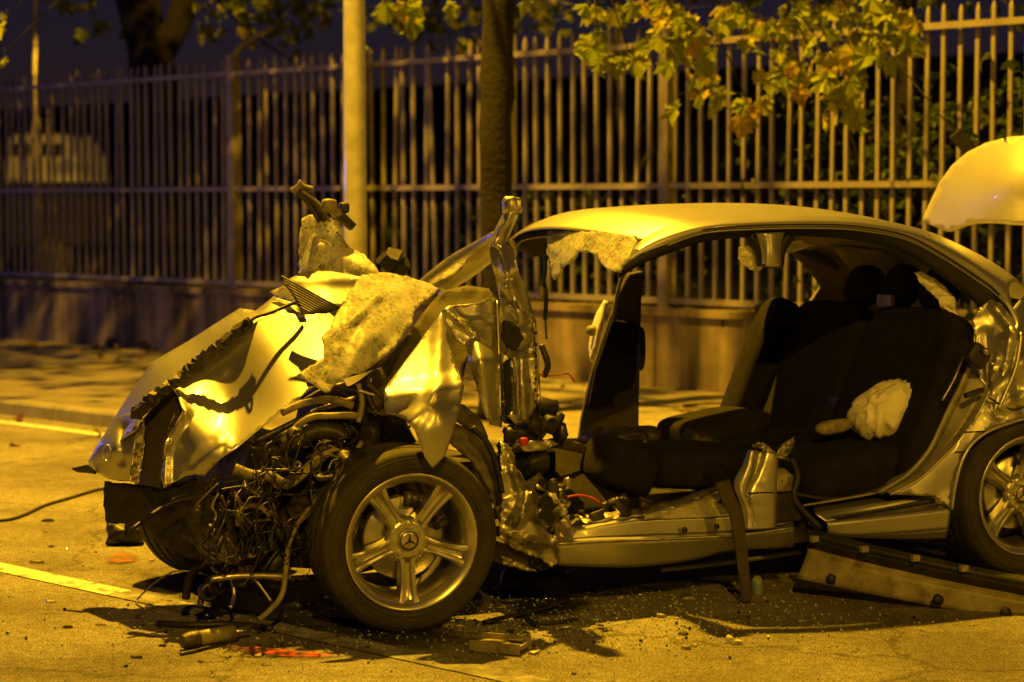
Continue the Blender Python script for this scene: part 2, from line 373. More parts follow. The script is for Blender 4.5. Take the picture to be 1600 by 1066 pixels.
# kerb stones, one metre each
rnd = random.Random(4)
for i in range(-16, 10):
    b = MB(); s0 = i * 1.0 + .006; s1 = (i + 1) * 1.0 - .006; dz = rnd.uniform(-.004, .004)
    prof = [(3.806, -.02), (3.806, .1), (3.93, .104), (3.952, .085), (3.965, -.02)]
    V = [road(s0, n, z + dz) for n, z in prof] + [road(s1, n, z + dz) for n, z in prof]; k = len(prof)
    b.add(V, [(j, j + 1, k + j + 1, k + j) for j in range(k - 1)] + [tuple(range(k))[::-1], tuple(range(k, 2 * k))])
    b.build('kerb_stone', 'kerb', pv, False)
slab('kerb', -70, -16, 3.806, 3.96, -.02, .1, 'kerb', pv); slab('kerb', 10, 60, 3.806, 3.96, -.02, .1, 'kerb', pv); slab('kerb', -70, 60, 17.2, 17.34, -.02, .1, 'kerb', pv)
# pavers seen through the wreck
pm = []
for q in range(3):
    bm = bmesh.new(); bmesh.ops.create_cube(bm, size=1); bmesh.ops.scale(bm, vec=(.292, .292, .05), verts=bm.verts)
    bmesh.ops.bevel(bm, geom=[e for e in bm.edges if all(v.co.z > 0 for v in e.verts)], offset=.007, segments=1, affect='EDGES')
    me = bpy.data.meshes.new('paver'); bm.to_mesh(me); bm.free(); me.materials.append(M['paver']); pm.append(me)
cnt = 0
for i in range(-8, 16):
    for j in range(12):
        s = -.9 + i * .3 + (.15 if j % 2 else 0); n = .25 + j * .3
        P = road(s, n, .09); px = 800 + P.x / P.y * FPX
        if not (790 < px < 1330) or cnt >= 290: continue
        o = bpy.data.objects.new('paver', pm[rnd.randrange(3)]); COL.objects.link(o); o.parent = pv; cnt += 1
        o.location = P + Vector((0, 0, rnd.uniform(-.004, .003))); o.rotation_euler = (rnd.gauss(0, .006), rnd.gauss(0, .006), FROT + rnd.gauss(0, .008))
# painted lines
strip('edge_line', -60, 50, 4.2, 4.31, .004, 'line', rd)
strip('lane_line', -60, 3.5, 7.36, 7.48, .004, 'line', rd); strip('worn_shaded_lane_line', 3.5, 9, 7.36, 7.48, .004, 'line_worn_shaded', rd); strip('lane_line', 9, 50, 7.36, 7.48, .004, 'line', rd)  # middle stretch is worn, and shade on it is put into the colour
strip('lane_line', -60, 50, 13.4, 13.52, .004, 'line', rd)
def stain(name, pts, m, z, parent=rd, amp=.25, seed=0, k=8):
    """flat mark on the road, irregular outline traced on the ground"""
    P = smooth_path([Vector((*G(x, y, z).xy, 0)) for x, y in pts + pts[:1]], k)[:-1]; c = sum(P, Vector()) / len(P); rr = random.Random(seed); V = []
    for p in P: V.append(c + (p - c) * (1 + amp * noise.noise(p * 9 + Vector((seed, 0, 0)))) + Vector((0, 0, z)))
    n = len(V); VV = [c + Vector((0, 0, z))] + [c.lerp(v, .55) * 1 + Vector((0, 0, z * .45)) for v in V] + V
    F = [(0, 1 + i, 1 + (i + 1) % n) for i in range(n)] + [(1 + i, 1 + n + i, 1 + n + (i + 1) % n, 1 + (i + 1) % n) for i in range(n)]
    o = mesh(name, VV, F, m, parent, False); at = o.data.attributes.new('cover', 'FLOAT', 'POINT')
    at.data.foreach_set('value', [1.0] + [.85] * n + [0.0] * n); return o
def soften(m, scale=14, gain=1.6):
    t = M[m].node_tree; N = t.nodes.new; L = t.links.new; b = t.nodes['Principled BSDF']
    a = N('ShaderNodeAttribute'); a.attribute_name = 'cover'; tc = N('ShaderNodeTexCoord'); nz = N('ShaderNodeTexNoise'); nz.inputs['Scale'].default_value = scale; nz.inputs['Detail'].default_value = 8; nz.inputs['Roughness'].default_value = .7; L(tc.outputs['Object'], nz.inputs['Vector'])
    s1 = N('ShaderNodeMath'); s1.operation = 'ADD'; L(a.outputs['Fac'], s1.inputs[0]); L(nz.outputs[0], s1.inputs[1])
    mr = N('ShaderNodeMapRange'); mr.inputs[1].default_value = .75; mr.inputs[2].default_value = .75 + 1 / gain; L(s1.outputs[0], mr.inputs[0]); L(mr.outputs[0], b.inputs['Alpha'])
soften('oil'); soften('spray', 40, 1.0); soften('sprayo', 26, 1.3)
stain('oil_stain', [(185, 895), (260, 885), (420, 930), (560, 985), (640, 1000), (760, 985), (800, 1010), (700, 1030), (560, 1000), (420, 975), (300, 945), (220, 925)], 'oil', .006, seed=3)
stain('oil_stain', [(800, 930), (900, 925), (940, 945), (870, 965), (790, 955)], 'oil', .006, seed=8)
stain('spray_mark', [(338, 1008), (380, 1006), (450, 1014), (520, 1019), (545, 1024), (500, 1029), (430, 1026), (370, 1018)], 'spray', .008, amp=.12, seed=5)
stain('spray_mark', [(160, 868), (190, 860), (218, 866), (222, 876), (190, 884), (165, 880)], 'sprayo', .008, amp=.35, seed=9)

def crumbs(name, m, n, size, fx, seed, z=.003):
    rr = random.Random(seed); b = MB()
    while n > 0:
        x, y = fx(rr)
        if y < 640 or y > 1075: continue
        p = G(x, y, z); s = size * rr.uniform(.5, 1.5); b.box(p + Vector((0, 0, s * .3)), (s, s * rr.uniform(.5, 1), s * .7), Euler((rr.random(), rr.random(), rr.random() * 3)).to_matrix()); n -= 1
    return tag(b.build(name, m, rd, False), kind='stuff')
crumbs('glass_crumbs', 'crumb', 1500, .0055, lambda r: (r.gauss(820, 300), r.gauss(965, 34)), 3)
crumbs('glass_crumbs', 'crumb', 380, .005, lambda r: (r.uniform(-20, 1620), r.uniform(790, 1070)), 4)
crumbs('black_crumbs', 'plastic', 200, .008, lambda r: (r.gauss(620, 260), r.gauss(975, 30)), 5)
# ---- boundary wall with fence
wl = empty('boundary_wall', FP, FROT, 'low streaked concrete wall carrying the tall bar fence', 'wall')
b = MB()
for i in range(-12, 12):
    pass
def fbox(b, s0, s1, n0, n1, z0, z1): b.box(((s0 + s1) / 2, -(n0 + n1) / 2, (z0 + z1) / 2), (s1 - s0, abs(n1 - n0), z1 - z0)); return b
SEG = [-60, -32, -22, -14.6, -9.97, -4.86, .247, 5.35, 10.5, 20, 45]
for a, c in zip(SEG, SEG[1:]):
    fbox(MB(), a + .006, c - .006, -.12, .12, -.02, .66).build('wall_panel', 'wall', wl, False)
fbox(MB(), -60, 45, -.15, .15, .66, .715).build('coping', 'wall', wl, False)
fe = empty('bar_fence', FP, FROT, 'tall grey steel fence of vertical bars on the low wall', 'fence')
for z in (.767, 1.632, 2.69):
    for a, c in zip(SEG, SEG[1:]):
        fbox(MB(), a + .045, c - .045, -.012, .028, z - .022, z + .022).build('rail', 'fence', fe, False)
# bars: one mesh, shared
bb = MB()
for s_, h_ in ((-.0165, 0), (.0165, 0)): pass
prof = [(-.0135, -.0135), (.0135, -.0135), (.0135, .0135), (-.0135, .0135)]
V = [(x, y, z) for z in (0, 2.0) for x, y in prof] + [(x * .35, y * .35, 2.045) for x, y in prof]
bb.add(V, [(0, 1, 5, 4), (1, 2, 6, 5), (2, 3, 7, 6), (3, 0, 4, 7), (4, 5, 9, 8), (5, 6, 10, 9), (6, 7, 11, 10), (7, 4, 8, 11), (8, 9, 10, 11), (3, 2, 1, 0)])
bar0 = bb.build('bar', 'fence', fe, False); bar_me = bar0.data; first = True
rnd = random.Random(11); i = 0; far = MB()
POSTS = [-9.97, -4.86, -1.37, .247, 5.35]
s = -15.5
while s < 6.2:
    if all(abs(s - p) > .06 for p in POSTS) and not abs(s - 2.05) < .03:
        if s < -11.8:
            pass
        o = bar0 if first else bpy.data.objects.new('bar', bar_me)
        if not first: COL.objects.link(o); o.parent = fe
        first = False
        o.location = (s, .03, .785 + rnd.uniform(-.012, .012)); o.rotation_euler = (rnd.gauss(0, .006), rnd.gauss(0, .016 if rnd.random() < .12 else .005), rnd.gauss(0, .06))
    s += .1275
far = MB()
for r0, r1 in ((-45, -15.6), (6.3, 30)):
    s = r0
    while s < r1: far.box((s, .03, 1.79), (.032, .032, 2.0)); s += .1275
tag(far.build('distant_bars', 'fence', fe, False), kind='stuff')
for p in POSTS:
    b = MB(); top = 2.86; b.box((p, .0, (.66 + top) / 2), (.085, .085, top - .66))
    if p in (-4.86,):
        b.tube([(p, 0, top - .05), (p + .05, .08, 2.95), (p + .22, .32, 3.12)], .034, 8, 3)
    b.build('post', 'fence', fe, False)

# ---- street lamps
def street_lamp(base, arm, h, power, label, r0=.088):
    L0 = empty('street_lamp', base, math.atan2(arm.y, arm.x), label, 'street lamp', 'sodium street lamps along the road'); ln = arm.length
    MB().tube([(0, 0, 0), (0, 0, 2.5), (0, 0, h - .4)], [r0, r0 * .84, r0 * .6], 20, 6).build('pole', 'pole', L0)
    MB().tube([(0, 0, h - .42), (.1, 0, h - .05), (ln * .5, 0, h + .18), (ln - .3, 0, h + .22)], [.05, .04, .034], 10, 6).build('arm', 'pole', L0)
    sharp(MB().box((0, 0, .02), (.34, .34, .04)).build('base_plate', 'pole', L0))
    b = MB(); V = []
    for x, w, z in ((-.38, .06, .2), (-.2, .13, .25), (.1, .17, .27), (.3, .12, .22), (.36, .05, .19)):
        V += [(ln + x, -w, .15 + h), (ln + x, w, .15 + h), (ln + x, w * .7, z + h), (ln + x, -w * .7, z + h)]
    F = [(i * 4 + j, i * 4 + (j + 1) % 4, i * 4 + 4 + (j + 1) % 4, i * 4 + 4 + j) for i in range(4) for j in (1, 2, 3)] + [(0, 1, 2, 3), (16, 19, 18, 17)]
    b.add(V, F).build('lamp_head', 'pole', L0)
    q = blob('lamp_glass', (ln + .02, 0, h + .13), (.42, .2, .12), M['lampglow'], L0, e=.8); q.visible_shadow = True
    ld = bpy.data.lights.new('sodium_light', 'SPOT'); ld.energy = power; ld.color = SODIUM; ld.spot_size = math.radians(168); ld.spot_blend = .25; ld.shadow_soft_size = .11
    lo = bpy.data.objects.new('sodium_light', ld); COL.objects.link(lo); lo.parent = L0; lo.location = (ln + .02, 0, h + .045)
    return L0
M['lampglow'] = emit('sodium_glow', (1, .55, .08), 12)
lp = Vector((-.98, 12.79, .094)); PLAIN = 'grey steel street lamp pole on the pavement in front of the bar fence'
street_lamp(lp, FN * 1.3, 10.0, P_LAMP, PLAIN, .083)
street_lamp(road(15.2, 17.9, .1), -FN * 2.2, 8.2, P_ASSUMED_LAMP_BACK, 'assumed grey street lamp on the opposite pavement across the road')  # unseen lamp, assumed from the light on the car's near side
street_lamp(lp + FD * 24, FN * 2.0, 8.0, P_ASSUMED_LAMP_ROAD, 'assumed grey street lamp farther along the fence pavement')  # unseen next lamp of the row, assumed, adds light from the right
# blue beacon assumed from the lamp pole's blue edge; unseen tripod added for it
bt = empty('assumed_beacon_tripod', (-9.6, 17.0, 0), 0, 'assumed blue flashing beacon on an added, unseen folding tripod standing on the road', 'beacon')
for a in (0, 2.1, 4.2): MB().tube([(.45 * math.cos(a), .45 * math.sin(a), 0), (0, 0, 1.0)], .015, 6).build('leg', 'pole', bt)
MB().tube([(0, 0, .95), (0, 0, 1.55)], .02, 8).build('mast', 'pole', bt)
M['blueglow'] = emit('blue_glow', (.08, .12, 1.0), 20)
blob('dome', (0, 0, 1.62), (.14, .14, .14), M['blueglow'], bt, e=.8)
ld = bpy.data.lights.new('assumed_beacon_light', 'POINT'); ld.energy = P_ASSUMED_BEACON; ld.color = (.16, .17, 1.0); ld.shadow_soft_size = .12
lo = bpy.data.objects.new('assumed_beacon_light', ld); COL.objects.link(lo); lo.parent = bt; lo.location = (0, 0, 1.85)

# ---- foliage
def leaf_mesh(name, sz, seed, lobed=True):
    rr = random.Random(seed); V = [(0, 0, 0)]; n = 0
    if lobed:
        pr = [(-90, .12), (-60, .42), (-38, .36), (-12, .64), (8, .52), (22, .58), (36, .86), (54, .62), (70, .7), (90, 1.0), (110, .7), (126, .62), (144, .86), (158, .58), (172, .52), (192, .64), (218, .36), (240, .42)]
    else: pr = [(-90, .5), (-40, .4), (0, .36), (50, .5), (90, 1.0), (130, .5), (180, .36), (220, .4)]
    for a, r in pr:
        a = math.radians(a + rr.uniform(-4, 4)); r *= sz * .55 * rr.uniform(.9, 1.1); x = r * math.cos(a); y = r * math.sin(a)
        V.append((x, y, -.5 * abs(x) - .45 * y * abs(y) / sz + rr.uniform(-.1, .1) * sz))
    k = len(pr); return V, [(0, i + 1, (i + 1) % k + 1) for i in range(k)]
def leaf_cloud(name, pts, sz, m, parent, seed, lobed=True, droop=.6):
    rr = random.Random(seed); base = [leaf_mesh('l', sz, q, lobed) for q in range(4)]; V = []; F = []
    for p in pts:
        bv, bf = base[rr.randrange(4)]; R = Euler((rr.gauss(-droop, .7), rr.gauss(0, .7), rr.uniform(0, 6.28))).to_matrix() * rr.uniform(.65, 1.2); o = len(V)
        V += [tuple(p + R @ Vector(v)) for v in bv]; F += [(a + o, c + o, d + o) for a, c, d in bf]
    return tag(mesh(name, V, F, m, parent, False), kind='stuff')
rnd = random.Random(21)
tb = Vector((-.085, 13.3, .09))
pt = empty('plane_tree', tb, 0, 'street plane tree, dark trunk before the fence, yellowing leaves hanging over it', 'tree')
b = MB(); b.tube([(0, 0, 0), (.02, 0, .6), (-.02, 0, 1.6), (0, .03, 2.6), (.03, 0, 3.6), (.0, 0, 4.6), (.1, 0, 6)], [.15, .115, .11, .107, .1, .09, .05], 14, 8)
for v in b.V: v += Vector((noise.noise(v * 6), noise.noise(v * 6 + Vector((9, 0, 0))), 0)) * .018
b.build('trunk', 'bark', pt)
lm = []
for q in range(5):
    V, F = leaf_mesh('leaf', .185, 40 + q); me = bpy.data.meshes.new('leaf'); me.from_pydata(V, [], F); me.materials.append(M['leaf']); lm.append(me)
CL = [(935, 62, 24, 34, 10), (955, 18, 36, 14, 7), (985, 95, 26, 18, 7), (1050, 22, 50, 22, 15), (1065, 75, 34, 26, 11), (1108, 112, 30, 24, 9), (1130, 25, 55, 26, 15), (1098, 155, 28, 14, 7), (1168, 168, 26, 12, 6), (1200, 55, 50, 32, 19), (1225, 108, 42, 26, 14), (1290, 25, 52, 26, 17), (1290, 95, 42, 32, 17), (1328, 150, 24, 30, 11), (1375, 25, 50, 24, 14), (1345, 70, 34, 26, 11), (1425, 65, 22, 24, 5), (1315, 185, 16, 10, 3),
      (610, 6, 30, 10, 4), (680, 4, 55, 8, 4), (552, 72, 8, 14, 2), (640, 30, 22, 12, 3), (840, 4, 30, 8, 2), (8, 35, 10, 10, 2), (4, 92, 6, 8, 1)]
br = MB()
hubs = {}
for k, (cx, cy, rx, ry, n) in enumerate(CL):
    Y = 12.3 + rnd.random() * 1.3 if cx > 800 else 12.9 + rnd.random() * .8
    if cx < 100: Y = 14.5
    c = atY(cx, cy, Y) - tb
    if cx > 850: st = Vector((.3 + (cx - 900) / 420 * .9, -.25, 3.75 + (cx - 900) / 1500))
    else: st = Vector((-.3 + (cx - 780) / 600, -.1, 3.8))
    mid = (st + c) / 2 + Vector((rnd.uniform(-.1, .1), rnd.uniform(-.1, .1), .12))
    br.tube([st, mid, c + Vector((0, 0, .03))], [.016, .009, .004], 5, 4)
    for q in range(n):
        P = atY(cx + rnd.gauss(0, rx * .62), cy + rnd.gauss(0, ry * .62), Y + rnd.uniform(-.35, .35)) - tb
        o = bpy.data.objects.new('leaf', lm[rnd.randrange(5)]); COL.objects.link(o); o.parent = pt; o.location = P
        o.rotation_euler = (rnd.gauss(-1.25, .5), rnd.gauss(0, .45), rnd.gauss(0, .8)); s = rnd.uniform(.75, 1.45); o.scale = (s, s, s)
        br.tube([P, P + Vector((rnd.uniform(-.03, .03), 0, .07)), P.lerp(c, .6) + Vector((0, 0, .07))], .0022, 4, 2)
for a, e in (((.0, 0, 3.1), (.5, -.3, 3.75)), ((.3, -.25, 3.7), (1.7, -.3, 4.3)), ((.03, 0, 3.5), (-.9, -.1, 3.9)), ((.5, -.3, 3.7), (1.2, -.6, 3.75)), ((0, 0, 4), (1.5, 1, 5.3)), ((0, 0, 4), (-1.4, .6, 5.4))):
    br.tube([a, (Vector(a) + Vector(e)) / 2 + Vector((0, 0, .1)), e], [.045, .03, .018], 7, 5)
br.build('branches', 'bark', pt)
pts = []
while len(pts) < 650:
    p = Vector((rnd.gauss(-.8, 1.3), rnd.gauss(1.1, .8), rnd.uniform(3.75, 6.6)))
    if noise.noise(p * 1.5) > -.02 and (p.z > 4.1 or abs(p.x) > .2) and (p.x < .5 or p.y > .7): pts.append(p)
leaf_cloud('crown', pts, .19, 'leaf', pt, 5)
tb2 = road(-5.3, 2.5, .09)
pt2 = empty('plane_tree', tb2, 0, 'second street plane tree farther down the fence pavement, leaves overhanging the fence', 'tree')
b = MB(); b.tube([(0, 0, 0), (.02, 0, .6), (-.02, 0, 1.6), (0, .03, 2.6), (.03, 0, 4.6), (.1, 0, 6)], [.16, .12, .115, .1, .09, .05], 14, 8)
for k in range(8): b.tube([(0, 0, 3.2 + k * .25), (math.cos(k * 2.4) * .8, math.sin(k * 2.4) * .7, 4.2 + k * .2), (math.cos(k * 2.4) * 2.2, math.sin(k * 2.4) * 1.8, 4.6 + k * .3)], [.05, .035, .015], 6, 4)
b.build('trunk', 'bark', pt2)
pts = []
while len(pts) < 7500:
    p = Vector((rnd.gauss(1.5, 1.6), rnd.gauss(.0, 1.3), rnd.uniform(3.5, 6.8)))
    if noise.noise(p * 1.4 + Vector((4, 0, 0))) > -.08: pts.append(p)
leaf_cloud('crown', pts, .2, 'leaf', pt2, 15)
# tree behind the fence, forked
t2 = atY(243, 318, 23.0); t2.z = 0
ft = empty('forked_tree', t2, 0, 'dark forked tree behind the fence near the bent post', 'tree')
b = MB(); up = lambda x, y, Y=23.0: atY(x, y, Y) - t2
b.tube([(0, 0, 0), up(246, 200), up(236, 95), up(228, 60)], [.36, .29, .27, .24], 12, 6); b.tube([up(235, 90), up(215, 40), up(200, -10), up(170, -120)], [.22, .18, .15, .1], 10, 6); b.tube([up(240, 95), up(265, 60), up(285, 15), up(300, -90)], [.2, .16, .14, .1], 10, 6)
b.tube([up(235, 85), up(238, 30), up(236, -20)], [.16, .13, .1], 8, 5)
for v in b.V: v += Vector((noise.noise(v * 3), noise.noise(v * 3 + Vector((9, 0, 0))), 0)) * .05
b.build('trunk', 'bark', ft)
pts = []
for cx, cy, r, n in ((150, 40, 30, 12), (330, 50, 20, 8), (400, 20, 60, 30), (440, 45, 40, 15), (110, 10, 40, 6), (330, -5, 40, 14), (240, -260, 260, 500), (640, 22, 70, 60), (700, 40, 60, 30), (480, 20, 50, 35), (840, 22, 40, 25)):
    for q in range(n): pts.append(atY(cx + rnd.gauss(0, r * .6), cy + rnd.gauss(0, r * .35), 23 + rnd.uniform(-1, 1)) - t2)
leaf_cloud('crown', pts, .24, 'leaf', ft, 6)
# trunks and shrubs behind the fence on the right
def thin_tree(px0, px1, wpx, n, label, cat='tree', fork=None):
    s = 0
    B = None
    for k in range(400):
        q = road(-8 + k * .04, n)
        if 800 + q.x / q.y * FPX > px0: B = q; break
    o = empty('young_tree', B, 0, label, cat); Y = B.y; w = wpx * Y / FPX / 2
    b = MB(); top = atY(px1, -60, Y) - B; b.tube([(0, 0, 0), top * .35 + Vector((.05, 0, 0)), top * .7, top], [w * 1.2, w, w * .9, w * .7], 9, 6)
    if fork: b.tube([atY(*fork[0], Y) - B, atY(*fork[1], Y) - B], [w * .8, w * .5], 7, 4)
    for v in b.V: v += Vector((noise.noise(v * 5), noise.noise(v * 5 + Vector((9, 0, 0))), 0)) * .03
    b.build('trunk', 'bark', o)
    pts = [top + Vector((rnd.gauss(0, .8), rnd.gauss(0, .6), rnd.uniform(-.4, 1.6))) for q in range(260)]
    leaf_cloud('crown', pts, .16, 'shrub', o, int(px0)); return o
thin_tree(972, 966, 17, -.9, 'thin brown tree trunk close behind the fence with a leaning branch', fork=((985, 290), (1045, 190)))
thin_tree(1420, 1412, 48, -1.3, 'broad pale brown trunk behind the fence beside the raised boot lid')
def shrub(s, n, r, h, cnt, label, seed, z0=.3):
    B = road(s, n, 0); o = empty('shrub', B, 0, label, 'shrub', 'shrubs growing behind the fence'); rr = random.Random(seed); pts = []
    while len(pts) < cnt:
        p = Vector((rr.gauss(0, r * .55), rr.gauss(0, r * .45), rr.uniform(z0, h)))
        if noise.noise(p * 2.1 + Vector((seed, 0, 0))) > -.1: pts.append(p)
    leaf_cloud('foliage', pts, .17, 'shrub', o, seed, droop=.4)
    b = MB()
    for k in range(6): b.tube([(0, 0, 0), (rr.uniform(-.2, .2), rr.uniform(-.2, .2), h * .4), (rr.uniform(-r, r) * .6, rr.uniform(-r, r) * .4, h * .9)], [.03, .02, .006], 5, 4)
    b.build('stem', 'bark', o)
fl = []
while len(fl) < 170:
    s_, n_ = rnd.uniform(-13, 5), abs(rnd.gauss(.1, 1.3)) if rnd.random() < .75 else rnd.uniform(3.97, 5.5)
    if .14 < n_ < 3.7: fl.append(road(s_, n_, .112))
    elif n_ > 3.97: fl.append(road(s_, n_, .02))
tag(leaf_cloud('fallen_leaves', fl, .13, 'fallen', None, 77, droop=0.0), 'brown leaves fallen on the pavement and gutter', 'leaves')
shrub(1.6, -1.1, .9, 2.3, 900, 'bushy dark green shrub behind the fence, nearest the thin trunk', 31)
shrub(3.2, -1.0, .9, 2.5, 1000, 'bushy green shrub behind the fence around the broad pale trunk', 32)
shrub(4.9, -1.1, 1.0, 2.8, 900, 'tall green shrub behind the fence beyond the raised boot lid', 33)
shrub(-1.9, -1.6, .9, 1.6, 600, 'low dark shrub behind the fence, right beside the street tree trunk', 34)
shrub(-4.2, -1.8, 1.0, 1.5, 500, 'low dark shrub behind the fence between lamp pole and bent post', 35)
# dark warehouse far behind
wh = empty('warehouse', road(-20, -32), FROT, 'long dark low warehouse far behind the fence', 'building')
MB().box((0, 0, 2.1), (110, 10, 4.4)).build('wall', 'dark', wh, False)
MB().add([(-56, -5.6, 4.25), (56, -5.6, 4.25), (56, 0, 5.1), (-56, 0, 5.1), (-56, 5.6, 4.25), (56, 5.6, 4.25)], [(0, 1, 2, 3), (3, 2, 5, 4)]).build('roof', 'dark', wh, False)
for i in range(12): MB().box((-40 + i * 6.5, -5.02, 2.6), (1.8, .08, 1.0)).build('window', 'glass', wh, False)
# pale truck behind the fence on the left
vb = atY(88, 318, 40); vb.z = 0
tr = empty('parked_truck', vb, FROT + .5, 'pale truck cab standing behind the fence bars', 'truck')
def bev(b, name, m, parent, off=.05):
    o = b.build(name, m, parent, False); md = o.modifiers.new('bevel', 'BEVEL'); md.width = off; md.segments = 2; return o
bev(MB().add([(-.75, -.7, 1.9), (.85, -.7, 1.9), (.85, .7, 1.9), (-.75, .7, 1.9), (-.75, -.7, 2.3), (.8, -.7, 2.3), (.8, .7, 2.3), (-.75, .7, 2.3), (-.65, -.62, 2.83), (.5, -.62, 2.83), (.5, .62, 2.83), (-.65, .62, 2.83)],
    [(3, 2, 1, 0), (0, 1, 5, 4), (1, 2, 6, 5), (2, 3, 7, 6), (3, 0, 4, 7), (4, 5, 9, 8), (5, 6, 10, 9), (6, 7, 11, 10), (7, 4, 8, 11), (8, 9, 10, 11)]), 'cab', 'white', tr)
bev(MB().box((.05, 0, 1.28), (1.6, 1.4, 1.2)), 'lower_body', 'dark', tr)
bev(MB().box((-2.2, 0, 1.2), (2.8, 1.5, .5)), 'load_bed', 'dark', tr)
for x in (-.4, .25): bev(MB().box((x, -.67, 2.52), (.42, .05, .26)), 'window', 'glass', tr, .02)
for x in (.2, -2.6):
    for y in (-.6, .6): MB().lathe([(.0, -.12), (.4, -.12), (.42, 0), (.4, .12), (0, .12)], 20, (x, y, .42)).build('wheel', 'rubber', tr)
# yard lamp post behind the fence; its light is added to brighten the truck
yb = atY(55, 318, 33); yb.z = 0
yl = empty('yard_lamp', yb, 0, 'slim yard lamp post with a side arm far behind the fence', 'street lamp')
MB().tube([(0, 0, 0), (0, 0, 3), atY(57, -60, 33) - yb], [.05, .045, .04], 8, 4).build('pole', 'grime', yl)
MB().tube([atY(57, -2, 33) - yb, atY(95, 6, 33) - yb, atY(128, 12, 33) - yb], [.03, .03, .03], 8, 4).build('arm', 'grime', yl)
sharp(MB().box(atY(118, 11, 33) - yb, (.5, .22, .1)).build('lamp_head', 'grime', yl))
ld = bpy.data.lights.new('truck_fill_light', 'SPOT'); ld.energy = 2200; ld.color = SODIUM; ld.spot_size = math.radians(150); ld.spot_blend = .4; ld.shadow_soft_size = .08
lo = bpy.data.objects.new('truck_fill_light', ld); COL.objects.link(lo); lo.parent = yl; lo.location = atY(120, 11, 33) - yb + Vector((.3, -.5, -.15))
# overhead cable
tag(MB().tube([atY(330, -10, 18), atY(390, 50, 20), atY(470, 105, 23)], .012, 5, 5).build('overhead_cable', 'seal'), 'thin black cable strung above the fence near the bent post', 'cable')
tag(MB().tube([atY(1310, -20, 12.6), atY(1400, 95, 12.4), atY(1498, 215, 12.2)], [.004, .005, .005], 5, 5).build('guy_wire', 'seal'), 'thin dark wire slanting down before the fence to the boot lid', 'wire')
sharp(tag(MB().tube([atY(1492, 208, 12.2), atY(1520, 240, 12.2)], .045, 8, 2).build('wire_sleeve', 'plastic'), 'dark plastic sleeve on the slanting wire by the boot lid', 'sleeve'))
# ================================================================== WRECKED CAR
car = empty('wrecked_car', F0, CROT, 'silver saloon car with torn crumpled front and its near side doors cut away', 'car')
def X(px, py, d): return C(px, py, d)
def pipe(name, pts, r, m, k=6, n=8, parent=None, flat=1.0):
    return MB().tube([X(*p) for p in pts], r, n, k, flat=flat).build(name, m, parent or car)
